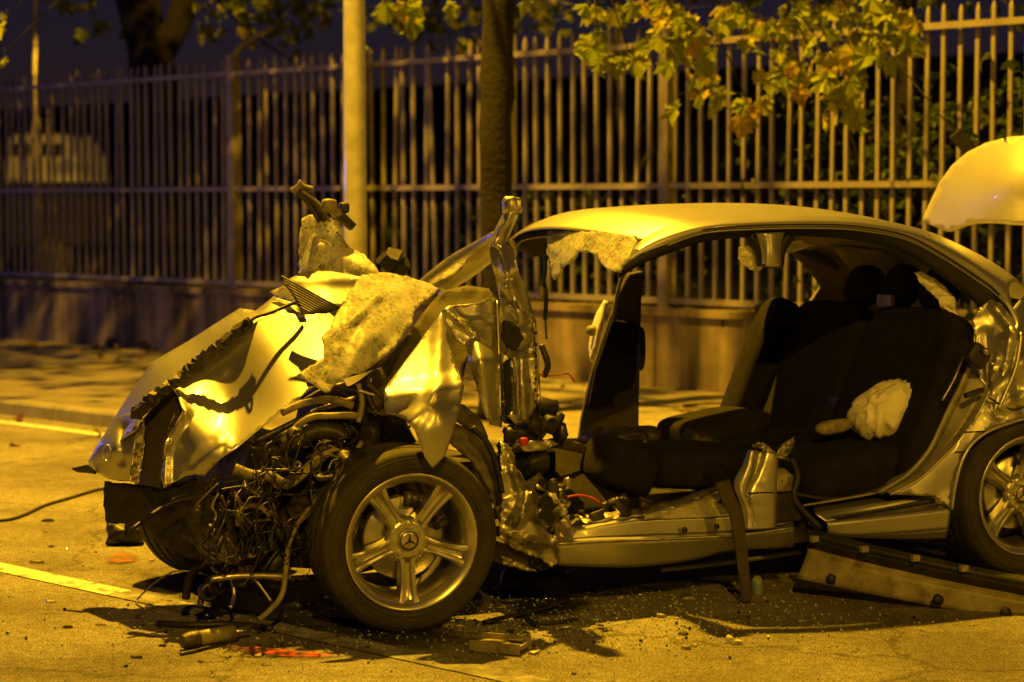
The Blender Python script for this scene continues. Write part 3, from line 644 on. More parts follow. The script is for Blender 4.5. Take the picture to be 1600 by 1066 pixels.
# ---------------------------------------------------------------- wheels
def wheel(name, c, steer, camber, spin):
    """hub axis along local y, face towards -y"""
    R = Euler((camber, 0, steer)).to_matrix(); c = Vector(c)
    def put(b, nm, m, parent, smooth=True, sh=0):
        b.V = [c + R @ v for v in b.V]; o = b.build(nm, m, parent, smooth)
        if sh: sharp(o, sh)
        return o
    RO = .327
    barrel = [(.236, -.108), (.243, -.112), (.247, -.108), (.243, -.098), (.225, -.092), (.214, -.07), (.208, .0), (.212, .08), (.243, .095), (.243, .105), (.2, .09), (.2, 0), (.206, -.075), (.222, -.1), (.236, -.108)]
    root = put(MB().lathe(barrel, 72), name, 'alloy', car)
    tp = [(.244, -.1), (.256, -.112), (.27, -.118), (.29, -.12), (.308, -.114), (.318, -.106), (.324, -.094), (RO, -.07)]
    for g in (-.05, 0, .05): tp += [(RO + .001, g - .007), (RO - .007, g - .005), (RO - .007, g + .005), (RO + .001, g + .007)]
    tp += [(RO, .07), (.324, .094), (.318, .106), (.3, .116), (.27, .115), (.244, .1)]
    t = MB().lathe(tp, 96)
    flat = -c.z
    for v in t.V:
        if v.z < -.316: v.z = -.316 - (v.z + .316) * .25 * -1 if False else max(v.z, -.322)
    put(t, 'tyre', 'rubber', root, sh=38)
    sw = MB()
    for rr in (.262, .277, .3): sw.lathe([(rr, -.1175), (rr + .0015, -.1215), (rr + .003, -.1175)], 96)
    put(sw, 'sidewall_rib', 'rubber', root)
    for k in range(5):
        a0 = math.radians(spin + k * 72); b = MB(); V = []; F = []
        secs = [(.030, .033, -.066, .004), (.062, .030, -.070, .008), (.09, .026, -.074, .013), (.12, .0265, -.078, .016), (.16, .030, -.085, .018), (.195, .035, -.091, .018), (.216, .040, -.096, .01), (.228, .046, -.098, .002)]
        pr = [(-1, 1.6), (-.96, .25), (-.72, 0), (-.45, .12), (-.28, 1), (0, 1.15), (.28, 1), (.45, .12), (.72, 0), (.96, .25), (1, 1.6)]
        for r, w, y, dp in secs:
            for u, v in pr:
                yy = y + (dp * v if abs(v) <= 1.2 else .045)
                V.append((r * math.cos(a0) - u * w * math.sin(a0), yy, r * math.sin(a0) + u * w * math.cos(a0)))
        n = len(pr)
        for i in range(len(secs) - 1):
            for j in range(n - 1): F.append((i * n + j, i * n + j + 1, (i + 1) * n + j + 1, (i + 1) * n + j))
        put(b.add(V, F), 'spoke', 'alloy', root, sh=42)
        hb = MB(); a1 = a0 + math.radians(36)
        hb.lathe([(.0, -.060), (.0105, -.060), (.0125, -.0755), (.0155, -.0765), (.0165, -.06)], 16, (.058 * math.cos(a1), 0, .058 * math.sin(a1)))
        put(hb, 'lug_hole', 'alloy', root)
        lb = MB().lathe([(0, -.0685), (.0085, -.0685), (.0085, -.05)], 6, (.058 * math.cos(a1), 0, .058 * math.sin(a1))); put(lb, 'lug_bolt', 'plastic', root)
        # web between the spokes near the hub
    put(MB().lathe([(.083, -.05), (.08, -.066), (.062, -.0715), (.05, -.073), (.04, -.070), (0, -.070)], 40), 'hub', 'alloy', root)
    put(MB().lathe([(0, -.082), (.025, -.0815), (.033, -.079), (.036, -.073), (.036, -.06)], 32), 'centre_cap', 'alloy', root)
    st = MB()
    for k in range(3):
        a = math.radians(90 + k * 120); d = Vector((math.cos(a), 0, math.sin(a))); s_ = Vector((-math.sin(a), 0, math.cos(a)))
        st.add([d * .033 + Vector((0, -.0835, 0)), s_ * .0045 + d * .003 + Vector((0, -.0835, 0)), Vector((0, -.087, 0)), -s_ * .0045 + d * .003 + Vector((0, -.0835, 0))], [(0, 1, 2), (0, 2, 3)])
    ring = MB().tube([(.0335 * math.cos(q * math.pi / 12), -.0805, .0335 * math.sin(q * math.pi / 12)) for q in range(25)], .0018, 5, 2)
    st.add(ring.V, ring.F); put(st, 'star_emblem', 'grime', root)
    put(MB().lathe([(.06, -.02), (.145, -.02), (.15, -.015), (.15, .008), (.145, .012), (.06, .012)], 48), 'brake_disc', 'steel', root)
    cb = MB()
    for q in range(9):
        a = math.radians(20 + q * 8)
        cb.box((.14 * math.cos(a), -.01, .14 * math.sin(a)), (.05, .07, .035), Matrix.Rotation(-a, 3, 'Y'))
    put(cb, 'brake_caliper', 'grime', root)
    return root
fw_c = C(646, 839, .115 - .115); fw_c = Vector((fw_c.x, .11, .325)); wheel('front_wheel', fw_c, math.radians(-2), math.radians(3), -90)
rw = Vector((2.715, .12, .318)); wheel('rear_wheel', rw, 0, 0, -68)
wheel('far_front_wheel', Vector((-.27, 1.42, .32)), math.pi + .35, 0, 20); wheel('far_rear_wheel', Vector((2.715, 1.62, .318)), math.pi, 0, 40)

# ---------------------------------------------------------------- roof and cut door frame
FAR = 1.47
rail = [(1000, 379, .30), (1054, 351, .27), (1110, 344, .25), (1178, 340, .24), (1280, 338, .23), (1360, 343, .23), (1440, 360, .24), (1500, 384, .26), (1560, 417, .28), (1600, 446, .3), (1640, 480, .3)]
R3 = smooth_path([C(*p) for p in rail], 6)
def roofrow(k):
    t = k; out = []
    for i, p in enumerate(R3):
        f = i / (len(R3) - 1); hgt = .052 * (1 - .1 * f); d = p.y + (1.74 - 2 * p.y) * t
        front = -.10 * 4 * t * (1 - t) * max(0, 1 - f * 5)          # windscreen header bows forward
        out.append((p.x + front, d, p.z + hgt * 4 * t * (1 - t) - .01 * max(0, 1 - f * 5) * t))
    return out
loft('roof', [roofrow(t) for t in (0, .06, .18, .34, .5, .66, .82, .94, 1)], 'paint', car, nu=60, nv=3, hard=False, raw=True, thick=.004)
frame_lo = [(958, 428, .22), (998, 399, .20), (1043, 382, .18), (1099, 363, .16), (1174, 357, .15), (1263, 355, .15), (1338, 358, .15), (1413, 372, .16), (1469, 400, .17), (1525, 436, .17), (1559, 462, .16), (1589, 503, .14)]
frame_up = [(962, 424, .25)] + [(1001, 377, .28), (1054, 350, .26), (1110, 343, .24), (1178, 339, .23), (1280, 337, .22), (1360, 342, .22), (1440, 359, .23), (1500, 383, .25), (1560, 416, .26), (1592, 440, .26)]
frame_mid = [(959, 427, .215), (1000, 388, .21), (1050, 366, .185), (1104, 353, .165), (1176, 348, .155), (1270, 346, .15), (1349, 350, .15), (1426, 365, .16), (1484, 391, .17), (1542, 426, .17), (1576, 450, .17)]
loft('roof_side_rail', [frame_up, frame_mid, frame_lo], 'paint', car, nu=70, nv=5, hard=False, amp=.0015, wl=60)
seal_in = [(966, 433, .24), (1004, 410, .22), (1048, 393, .21), (1100, 376, .2), (1174, 369, .2), (1263, 368, .2), (1335, 374, .2), (1405, 390, .2), (1455, 418, .2), (1505, 455, .2), (1532, 480, .2), (1545, 510, .2)]
loft('door_seal_and_shade', [[(x, y + 1, d + .004) for x, y, d in frame_lo], [(x, y - 6, d - .02) for x, y, d in seal_in], seal_in], 'seal', car, nu=60, nv=3, hard=False, thick=.012)  # black rubber, widened to take in the strip of shade beside it
pipe('roof_gutter', [(x, y - 4.5, d - .012) for x, y, d in frame_lo[3:]], .0042, 'seal', 6, 6)
pipe('gutter_line', [(x, y + 1.5, d - .006) for x, y, d in frame_lo[2:]], .0035, 'paint', 6, 6)
far_rail = [(p.x, 1.74 - p.y - .02, p.z - .03) for p in R3[::6]]
MB().tube(far_rail, .035, 8, 3).build('far_roof_rail', 'trim', car)
# headliner under the roof
loft('headliner', [[(x, y + (.04 if t == 0 else -.04 if t == 1 else 0), z - .035) for x, y, z in roofrow(t)[:44]] for t in (0, .18, .5, .82, 1)], 'beige', car, nu=40, nv=3, hard=False, raw=True)
# windscreen header, dark far corner and torn edge
panel('windscreen_header', [(803, 380), (812, 368), (856, 360), (858, 372), (852, 398), (835, 402), (812, 392)], [(803, 380, 1.42), (856, 360, 1.2), (852, 398, 1.24), (812, 392, 1.4)], 'trim', car, amp=.006, wl=30)
pipe('header_edge', [(803, 384, 1.42), (812, 368, 1.4), (856, 359, 1.2), (900, 359, .95), (950, 361, .65), (982, 365, .42), (1001, 377, .3)], .007, 'grime', 6, 6)
# laminated glass hanging from the header
panel('windscreen_glass', [(855, 362), (900, 362), (950, 364), (988, 370), (996, 378), (985, 398), (968, 426), (952, 424), (940, 412), (935, 398), (920, 393), (903, 394), (895, 408), (880, 418), (876, 434), (866, 438), (862, 425), (858, 390)],
      [(855, 362, .95), (950, 364, .42), (996, 378, .18), (968, 426, .14), (903, 394, .55), (866, 438, .74)], 'glassc', car, step=5, amp=.012, wl=26, jag=1.6, seed=4, thick=.006)
# B pillar: upper stump cut by the rescuers
loft('b_pillar_stump', [[(1180, 364, .17), (1186, 378, .165), (1190, 395, .16), (1191, 414, .16)], [(1196, 364, .14), (1199, 380, .135), (1199, 398, .13), (1198, 417, .13)], [(1212, 363, .14), (1211, 380, .135), (1213, 398, .13), (1216, 417, .13)], [(1226, 363, .17), (1221, 376, .165), (1219, 395, .16), (1221, 414, .16)]], 'paint', car, nu=14, nv=5, hard=False, thick=.004)
panel('stump_cut_edge', [(1188, 412), (1222, 414), (1224, 420), (1190, 419)], [(1188, 412, .14), (1224, 420, .15)], 'grime', car, step=4, amp=.004, wl=8, jag=1)
for off, sgn in ((1176, 1), (1230, -1)):
    loft('window_seal', [[(off, 366, .17), (off + 6 * sgn, 376, .17), (off + 11 * sgn, 392, .17), (off + 14 * sgn, 416, .17)], [(off - 12 * sgn, 371, .2), (off - 1 * sgn, 384, .2), (off + 5 * sgn, 398, .2), (off + 7 * sgn, 416, .2)]], 'seal', car, nu=12, nv=2, thick=.01)
# curtain air bags
panel('curtain_airbag', [(1154, 386), (1168, 383), (1180, 392), (1190, 404), (1192, 418), (1182, 426), (1170, 420), (1160, 414), (1153, 404)], [(1154, 386, .25), (1192, 418, .22), (1170, 420, .26)], 'cloth', car, step=4, amp=.014, wl=14, jag=1, seed=3)
panel('curtain_airbag', [(1224, 377), (1262, 376), (1288, 378), (1262, 386), (1240, 394), (1228, 396)], [(1224, 377, 1.35), (1288, 378, 1.3), (1228, 396, 1.38)], 'cloth', car, step=4, amp=.02, wl=20, jag=1, seed=4)
panel('curtain_airbag', [(1428, 426), (1440, 424), (1462, 436), (1480, 452), (1492, 466), (1494, 480), (1497, 496), (1490, 506), (1482, 500), (1480, 484), (1470, 482), (1466, 468), (1456, 460), (1440, 444)], [(1428, 426, .28), (1462, 436, .26), (1494, 480, .26), (1490, 506, .27), (1456, 460, .28)], 'cloth', car, step=4, amp=.016, wl=13, jag=1, seed=6)

# ---------------------------------------------------------------- far side seen through the openings
panel('far_b_pillar', [(982, 428), (1003, 424), (1000, 470), (998, 560), (996, 640), (996, 700), (902, 700), (908, 655), (925, 580), (945, 520), (965, 462)], [(982, 428, 1.5), (1000, 470, 1.52), (996, 690, 1.62), (905, 690, 1.66), (945, 520, 1.56)], 'trim', car, amp=.006, wl=60, thick=.03)
panel('pillar_shade_panel', [(957, 500), (994, 506), (992, 590), (986, 606), (962, 612), (954, 634), (920, 634), (930, 580)], [(957, 500, 1.47), (994, 506, 1.47), (960, 625, 1.56), (920, 634, 1.58)], 'fabric', car, amp=.003, thick=.02)  # roof's shade put in as a darker panel, ending at the shadow line
blob('belt_guide', C(1000, 545, 1.5), (.05, .04, .2), 'plastic', car, e=.7)
pipe('far_seat_belt', [(974, 424, 1.44), (964, 462, 1.46), (958, 500, 1.48)], .009, 'hose', 4, 6)
panel('far_door', [(947, 470), (941, 500), (930, 548), (924, 566), (922, 545), (926, 515), (935, 490)], [(947, 470, 1.75), (924, 566, 1.75), (926, 515, 1.9)], 'white', car, step=5, amp=.004, wl=30, thick=.02)
blob('door_mirror_lamp', C(925, 517, 1.8), (.05, .06, .05), 'hose', car, e=.8)
# far C pillar and rear side trim
panel('far_c_pillar_trim', [(1224, 378), (1300, 378), (1400, 396), (1450, 436), (1470, 520), (1380, 640), (1240, 700), (1125, 700), (1165, 625), (1215, 545), (1262, 476), (1282, 448), (1262, 420), (1238, 398)], [(1224, 378, 1.45), (1300, 378, 1.4), (1450, 436, 1.2), (1470, 520, 1.2), (1380, 640, 1.4), (1150, 690, 1.6), (1262, 476, 1.52), (1215, 545, 1.58)], 'beige', car, step=10, amp=.006, wl=90, thick=.03)
panel('rear_window', [(1300, 384), (1380, 392), (1440, 424), (1400, 440), (1330, 424)], [(1300, 384, 1.3), (1440, 424, .9), (1330, 424, 1.3)], 'beige', car, step=9, amp=0)  # opaque pale sheet; light behind the headrests is put into its colour
# ---------------------------------------------------------------- seats
Rb = Matrix.Rotation(math.radians(24), 3, 'Y')
blob('rear_seat_back', (2.4, .47, .72), (.17, .62, .72), 'fabric', car, e=.35, R=Rb); blob('rear_seat_back', (2.4, 1.08, .72), (.17, .58, .72), 'fabric', car, e=.35, R=Rb)
blob('rear_seat_bolster', (2.36, .2, .66), (.16, .16, .66), 'fabric', car, e=.5, R=Rb)
blob('rear_seat_bolster', (2.3, 1.4, .72), (.2, .18, .74), 'fabric', car, e=.5, R=Rb)
for d, px, py in ((1.02, 1350, 447), (.74, 1410, 447), (.44, 1470, 452)):
    c = CX(px, py, 2.58); hr = blob('headrest', (2.58, c.y, c.z), (.12, .21, .19), 'fabric', car, e=.75, R=Rb)
    for e in (-.05, .05): MB().tube([(2.55, c.y + e, c.z - .2), (2.58, c.y + e, c.z - .05)], .006, 6).build('headrest_post', 'steel', hr)
tgp = CX(1384, 470, 2.5)
bk = MB().box(tgp, (.02, .10, .05)).build('belt_buckle', 'hose', car, False)
Rc = Matrix.Rotation(math.radians(-6), 3, 'Y')
blob('rear_seat_cushion', (2.05, .52, .42), (.56, .68, .2), 'fabric', car, e=.35, R=Rc); blob('rear_seat_cushion', (2.05, 1.12, .42), (.56, .56, .2), 'fabric', car, e=.35, R=Rc)
c = C(1062, 735, .5); blob('front_seat_cushion', (c.x + .05, .52, c.z + .02), (.52, .5, .16), 'fabric', car, e=.35, R=Matrix.Rotation(math.radians(3), 3, 'Y'))
c = C(1128, 678, 1.15); blob('front_seat_cushion', (c.x, 1.2, c.z), (.42, .46, .17), 'fabric', car, e=.4, R=Matrix.Rotation(math.radians(-8), 3, 'Y'))
c = C(958, 728, .5); blob('front_seat_bolster', (c.x, .46, c.z), (.24, .3, .2), 'fabric', car, e=.55, amp=.05, R=Matrix.Rotation(math.radians(25), 3, 'Y'))
blob('gear_console', (.95, .9, .42), (.7, .24, .22), 'plastic', car, e=.5, amp=.04)
for k, (x, y, d) in enumerate(((975, 690, .8), (1098, 700, .75), (940, 700, 1.0), (1010, 700, .9))): blob('console_wreckage', C(x, y, d), (.16, .14, .1), 'plastic', car, e=.6, amp=.18, wl=.04, seed=k + 2, R=Matrix.Rotation(.5 * k, 3, 'Y'))
pipe('lever', [(1000, 706, .6), (1010, 688, .6)], .008, 'steel', 3)
panel('footwell_carpet', [(868, 690), (930, 690), (990, 700), (1000, 790), (900, 800), (868, 760)], [(868, 690, .75), (990, 700, .62), (1000, 790, .3), (868, 760, .4)], 'fabric', car, amp=.015, wl=50)
# ---------------------------------------------------------------- floor and sills
MB().box((1.42, .88, .22), (1.95, 1.5, .08)).build('floor_pan', 'plastic', car, False)
MB().box((2.72, .87, .42), (.85, 1.05, .5)).build('boot_floor', 'plastic', car, False)
MB().box((1.45, 1.66, .27), (1.8, .12, .18)).build('far_sill', 'paint', car, False)
MB().box((.05, .85, .38), (.95, .8, .3)).build('subframe', 'grime', car, False)
loft('sill', [[(872, 884, .06), (930, 886, .06), (991, 886, .06), (1072, 877, .06), (1144, 861, .06), (1240, 856, .06)],
              [(870, 851, .02), (930, 847, .02), (1010, 844, .02), (1147, 838, .02), (1240, 826, .02)],
              [(873, 844, .10), (930, 840, .10), (1010, 837, .10), (1147, 831, .10), (1240, 819, .10)],
              [(880, 832, .115), (916, 826, .11), (1004, 812, .105), (1141, 806, .105), (1240, 796, .105)],
              [(886, 816, .25), (930, 811, .25), (1010, 797, .25), (1141, 784, .25), (1240, 776, .25)]], 'paint', car, nu=70, nv=6, amp=.0016, wl=40)
pipe('sill_flange', [(872, 850, .016), (930, 846, .016), (1010, 843, .016), (1147, 837, .016), (1238, 825, .016)], .0055, 'bare', 5, 6)
panel('sill_reinforcement', [(1006, 812), (1010, 802), (1060, 792), (1122, 766), (1132, 772), (1120, 786), (1140, 792), (1141, 806), (1070, 810)], [(1006, 812, .085), (1060, 792, .12), (1122, 766, .16), (1141, 806, .085)], 'primer', car, step=5, amp=.006, wl=22, folds=((1010, 806, 1128, 778, .02, 9),), seed=5)
panel('sill_inner_flange', [(912, 818), (1004, 806), (1066, 790), (1120, 764), (1126, 756), (1058, 780), (990, 796), (905, 806)], [(912, 818, .16), (1120, 764, .22), (905, 806, .22)], 'bare', car, step=5, amp=.01, wl=14, jag=1.4, seed=6)
for x, y in ((1070, 828), (1120, 823)): MB().lathe([(0, -.004), (.01, -.004), (.011, .004)], 12, C(x, y, .078)).build('sill_plug', 'plastic', car)
pipe('jacking_rail', [(1034, 890, .3), (1140, 878, .3), (1250, 862, .3)], .012, 'primer', 4, 6)
# B pillar base
loft('b_pillar_base', [[(1169, 704, .1), (1158, 730, .09), (1146, 757, .08), (1158, 792, .06), (1165, 828, .04)], [(1176, 703, .07), (1170, 735, .055), (1160, 768, .05), (1168, 795, .04), (1172, 828, .03)],
                       [(1189, 705, .1), (1180, 740, .085), (1168, 770, .06), (1175, 797, .04), (1180, 828, .03)], [(1197, 704, .05), (1186, 740, .04), (1174, 770, .035), (1180, 797, .03), (1186, 828, .028)],
                       [(1213, 712, .04), (1211, 742, .035), (1209, 770, .03), (1209, 797, .03), (1209, 826, .028)], [(1216, 714, .1), (1215, 742, .1), (1214, 772, .1), (1213, 797, .09), (1212, 822, .08)]], 'paint', car, nu=40, nv=4, hard=False, amp=.002, wl=24)
pipe('pillar_crease', [(1168, 771, .03), (1190, 770, .026), (1209, 770, .026)], .003, 'seal', 3, 6)
panel('torn_pillar_top', [(1174, 696), (1186, 691), (1200, 697), (1214, 708), (1222, 694), (1241, 683), (1240, 698), (1230, 712), (1236, 722), (1216, 716), (1196, 706)], [(1174, 696, .07), (1214, 708, .06), (1241, 683, .1), (1236, 722, .1)], 'bare', car, step=3.5, amp=.02, wl=9, jag=1.5, seed=8)
panel('latch_plate', [(1213, 730), (1226, 732), (1240, 744), (1236, 768), (1213, 769)], [(1213, 730, .06), (1240, 744, .09), (1236, 768, .09), (1213, 769, .06)], 'bare', car, step=4, amp=.008, wl=10, seed=9)
panel('pillar_rear_cover', [(1212, 772), (1235, 770), (1246, 790), (1260, 812), (1232, 816), (1212, 818)], [(1212, 772, .05), (1235, 770, .1), (1260, 812, .1), (1212, 818, .05)], 'plastic', car, step=5, amp=.002, thick=.01)
pipe('torn_seal', [(1236, 716, .12), (1246, 745, .11), (1240, 775, .1), (1256, 800, .08), (1282, 826, .05), (1262, 815, .08)], .014, 'seal', 6, 8)
# rear door step, skirt
loft('rear_sill', [[(1290, 838, .03), (1330, 840, .025), (1420, 842, .02), (1478, 841, .02)], [(1294, 832, .0), (1330, 838, -.01), (1420, 833, -.01), (1481, 828, -.01)], [(1292, 818, 0), (1340, 812, -.012), (1420, 803, -.012), (1485, 795, -.012)],
                   [(1290, 815, .05), (1340, 808, .05), (1420, 797, .05), (1482, 788, .05)], [(1274, 804, .08), (1330, 795, .07), (1400, 784, .06), (1462, 774, .05)], [(1270, 792, .2), (1320, 783, .2), (1371, 774, .2), (1400, 768, .2)]], 'paint', car, nu=40, nv=5, amp=.001)
panel('sill_step_cover', [(1300, 807), (1340, 801), (1460, 779), (1461, 786), (1400, 796), (1310, 811)], [(1300, 807, .045), (1460, 779, .03), (1310, 811, .045)], 'plastic', car, step=7, amp=0, thick=.006)
pipe('door_step_seal', [(1240, 772, .18), (1300, 780, .16), (1350, 772, .16), (1385, 758, .16)], .01, 'seal', 5, 8)
pipe('step_trim', [(1255, 790, .13), (1310, 781, .13), (1372, 770, .13)], .005, 'hose', 4, 6)
# ---------------------------------------------------------------- rear quarter
jamb = [(1390, 772, .02), (1435, 748, .015), (1470, 716, .01), (1490, 696, .01), (1512, 668, .01), (1530, 640, .015), (1546, 606, .03)]
chan = [(1372, 770, .10), (1418, 742, .10), (1450, 706, .10), (1468, 670, .10), (1482, 640, .10), (1500, 604, .10), (1512, 574, .11)]
inner = [(1362, 768, .2), (1404, 738, .2), (1436, 700, .2), (1455, 662, .2), (1470, 632, .2), (1488, 598, .2), (1500, 566, .2)]
loft('door_jamb', [jamb, [(x - 6, y - 4, d + .03) for x, y, d in jamb], [(x + 5, y + 4, d + .015) for x, y, d in chan], chan, inner], 'primer', car, nu=40, nv=4, hard=True, amp=.002, wl=30)
pipe('jamb_edge', [(x + 1, y + 1, d - .004) for x, y, d in jamb], .006, 'paint', 5, 6)
pipe('inner_door_seal', inner, .016, 'seal', 5, 8)
arch = [(1485, 795), (1488, 770), (1493, 745), (1502, 716), (1518, 690), (1542, 672), (1572, 660), (1602, 652), (1650, 650), (1700, 662), (1740, 700)]
panel('rear_quarter_panel', [(1392, 773)] + [(p[0], p[1]) for p in jamb[1:]] + [(1548, 580), (1552, 540), (1568, 500), (1592, 470), (1615, 450), (1680, 470), (1790, 500), (1800, 640), (1760, 690)] + arch[::-1] + [(1460, 776), (1420, 774)],
      [(1392, 773, .025), (1435, 748, .015), (1490, 696, .005), (1530, 640, .01), (1546, 606, .03), (1552, 540, .1), (1592, 470, .2), (1680, 470, .22), (1790, 500, .2), (1800, 640, .02), (1600, 655, -.02), (1518, 690, -.02), (1488, 770, -.01), (1590, 560, .03), (1640, 600, .0)], 'paint', car, step=7, amp=.003, wl=60, seed=12,
      folds=((1560, 500, 1600, 640, -.02, 14), (1545, 625, 1600, 560, .018, 16), (1590, 480, 1575, 620, .014, 10), (1535, 610, 1560, 650, -.02, 10), (1550, 640, 1600, 620, .02, 12), (1575, 480, 1560, 560, .025, 12)))
panel('c_pillar_tear', [(1518, 500), (1530, 480), (1548, 468), (1566, 476), (1588, 506), (1596, 540), (1584, 590), (1566, 630), (1548, 650), (1534, 640), (1542, 606), (1530, 590), (1516, 560), (1524, 530)], [(1518, 500, .16), (1548, 468, .14), (1588, 506, .04), (1584, 590, 0), (1548, 650, 0), (1516, 560, .12), (1555, 550, .08)], 'paint', car, step=4.5, amp=.005, wl=40, jag=1, seed=14,
      folds=((1555, 480, 1586, 520, .018, 10), (1580, 520, 1556, 640, .02, 11), (1540, 520, 1545, 600, -.018, 11), (1566, 530, 1548, 600, .012, 10)))
pipe('pillar_fold', [(1560, 462, .15), (1578, 482, .1), (1590, 506, .05), (1586, 520, .03)], .011, 'paint', 5, 8)
pipe('pillar_fold', [(1596, 520, .02), (1588, 570, .0), (1572, 612, -.01), (1560, 640, -.01)], .009, 'paint', 5, 8)
pipe('panel_gap', [(1545, 622, -.012), (1580, 640, -.015), (1600, 636, -.01)], .004, 'seal', 4, 6)
pipe('panel_gap', [(1506, 676, .0), (1540, 674, -.022)], .0035, 'seal', 2, 6); pipe('panel_gap', [(1492, 707, .0), (1516, 706, -.02)], .0035, 'seal', 2, 6)
MB().box(C(1522, 614, .0), (.09, .02, .018), Matrix.Rotation(math.radians(-14), 3, 'Y')).build('door_striker_slot', 'plastic', car, False)
blob('door_latch', C(1527, 556, .03), (.1, .05, .09), 'plastic', car, e=.5, R=Matrix.Rotation(.6, 3, 'Y')); blob('latch_bolt', C(1540, 549, -.005), (.03, .03, .03), 'steel', car, e=.8)
pipe('torn_jamb_seam', [(1506, 556, .12), (1498, 575, .1), (1488, 598, .09), (1472, 626, .09)], .005, 'bare', 4, 6)
# wheel arch lip and liner
pipe('arch_lip', [(x + 2, y + 2, -.02) for x, y in arch], .008, 'paint', 4, 6)
b = MB(); V = []; F = []
for cx, a0, a1 in ((2.715, -15, 195),):
    for i in range(25):
        a = math.radians(a0 + (a1 - a0) * i / 24)
        for d in (.02, .35): V.append((cx + .365 * math.cos(a), d, .33 + .365 * math.sin(a)))
    F = [(2 * i, 2 * i + 1, 2 * i + 3, 2 * i + 2) for i in range(24)]
solid(b.add(V, F).build('wheel_arch_liner', 'plastic', car), .006)
# raised boot lid
lidf = lambda x, y, d: CX(x, y, 3.28 + d)
panel('boot_lid', [(1445, 346), (1458, 316), (1474, 284), (1492, 260), (1516, 240), (1545, 226), (1580, 217), (1620, 214), (1680, 216), (1720, 235), (1740, 300), (1740, 380), (1690, 366), (1640, 356), (1600, 351), (1560, 348), (1530, 349), (1505, 354), (1484, 362)],
      [(1445, 346, .06), (1474, 284, .05), (1545, 226, .08), (1620, 214, .1), (1720, 235, .1), (1740, 380, .1), (1600, 351, 0), (1484, 362, .02), (1580, 290, -.03)], 'lid', car, step=10, amp=.002, wl=80, mapf=lidf, thick=.035)
# tail of the body, out of frame
MB().box((3.32, .87, .62), (.55, 1.6, .5)).build('boot_tub', 'paint', car, False)

# ---------------------------------------------------------------- folded bonnet
hood = panel('bonnet', [(222, 652), (250, 624), (300, 580), (345, 545), (386, 512), (410, 497), (440, 488), (470, 493), (490, 492), (515, 481), (545, 470), (575, 452), (600, 470), (580, 540), (540, 575), (492, 604), (455, 632), (400, 675), (368, 702), (346, 716), (330, 732), (320, 744), (306, 742), (290, 744), (272, 754), (256, 763), (252, 745), (256, 720), (257, 694), (272, 668), (286, 645), (282, 632), (276, 616), (270, 603), (244, 634)],
      [(222, 652, .84), (300, 580, .785), (386, 512, .76), (440, 488, .745), (515, 481, .68), (575, 452, .62), (600, 470, .55), (540, 575, .40), (492, 604, .36), (400, 675, .34), (346, 716, .36), (306, 742, .44), (256, 763, .54), (257, 694, .6), (286, 645, .58), (272, 606, .76), (350, 630, .6), (430, 560, .58)], 'paint', car, step=7, amp=.002, wl=120, seed=2,
      folds=((276, 610, 286, 645, .05, 12), (286, 645, 258, 694, .05, 14), (258, 694, 256, 760, .05, 12), (300, 735, 345, 690, .035, 18), (370, 660, 470, 560, -.008, 40)))
panel('bonnet_far_half', [(138, 722), (150, 700), (180, 652), (200, 620), (236, 568), (262, 552), (300, 530), (340, 504), (375, 482), (400, 486), (420, 470), (436, 456), (466, 462), (470, 492), (440, 489), (410, 498), (386, 512), (345, 545), (300, 580), (250, 624), (222, 652), (214, 672)],
      [(138, 722, 1.12), (236, 568, 1.22), (300, 530, 1.2), (375, 482, 1.15), (436, 456, 1.05), (470, 492, .74), (386, 512, .72), (300, 580, .74), (222, 652, .8), (190, 660, 1.05)], 'paint', car, step=7, amp=.003, wl=60, seed=7, folds=((340, 506, 400, 488, -.03, 14),))
panel('bonnet_nose', [(138, 722), (150, 700), (180, 652), (222, 640), (218, 662), (212, 690), (206, 720), (202, 752), (190, 752), (168, 748), (150, 738)], [(138, 722, 1.12), (180, 652, 1.05), (222, 640, .86), (202, 752, .86), (168, 748, .98), (212, 690, .82), (180, 700, .9)], 'paint', car, step=5, amp=.002, wl=40, seed=3, folds=((196, 670, 192, 720, -.03, 12),))
panel('torn_bonnet_edge', [(215, 662), (226, 656), (226, 690), (222, 720), (218, 756), (203, 753), (208, 720), (212, 690)], [(215, 662, .8), (226, 656, .78), (203, 753, .83), (218, 756, .8)], 'bare', car, step=3.5, amp=.012, wl=12, jag=1.2, seed=5)
panel('shaded_bonnet_recess', [(224, 654), (270, 606), (284, 632), (284, 645), (270, 668), (256, 694), (254, 720), (250, 762), (218, 757), (224, 715), (226, 690)], [(224, 654, .88), (270, 606, .8), (284, 645, .62), (256, 694, .66), (250, 762, .6), (218, 757, .84)], 'trim', car, step=6, amp=.008, wl=40, seed=6)  # bonnet part turned away, its shade put into the dark trim colour
b = MB(); P = [C(x, y, d) for x, y, d in ((214, 646, .75), (240, 622, .71), (290, 582, .69), (340, 543, .68), (386, 506, .67))]; P = smooth_path(P, 10)
rr = random.Random(2)
for i, p in enumerate(P): b.box(p, (.018 + rr.random() * .02, .03, .022 + rr.random() * .022), Euler((rr.random(), rr.random() * 2, rr.random())).to_matrix())
b.tube(P, .012, 6, 2); b.build('bonnet_seal', 'plastic', car, False)
pipe('washer_hose', [(386, 506, .66), (400, 496, .66), (425, 488, .66), (455, 475, .68), (470, 468, .7)], .007, 'seal', 5, 6); pipe('washer_hose', [(378, 512, .66), (384, 500, .62), (388, 510, .64), (380, 520, .64)], .006, 'seal', 5, 6)
ring = [C(172, 708, .855) + Vector((-.012, .0, 0)) + Vector((.5 * .022 * math.cos(a), -.022 * .75 * math.cos(a), .03 * math.sin(a))) for a in [q * math.pi / 8 for q in range(17)]]
MB().tube(ring, .004, 6, 2).build('bonnet_badge', 'steel', car)
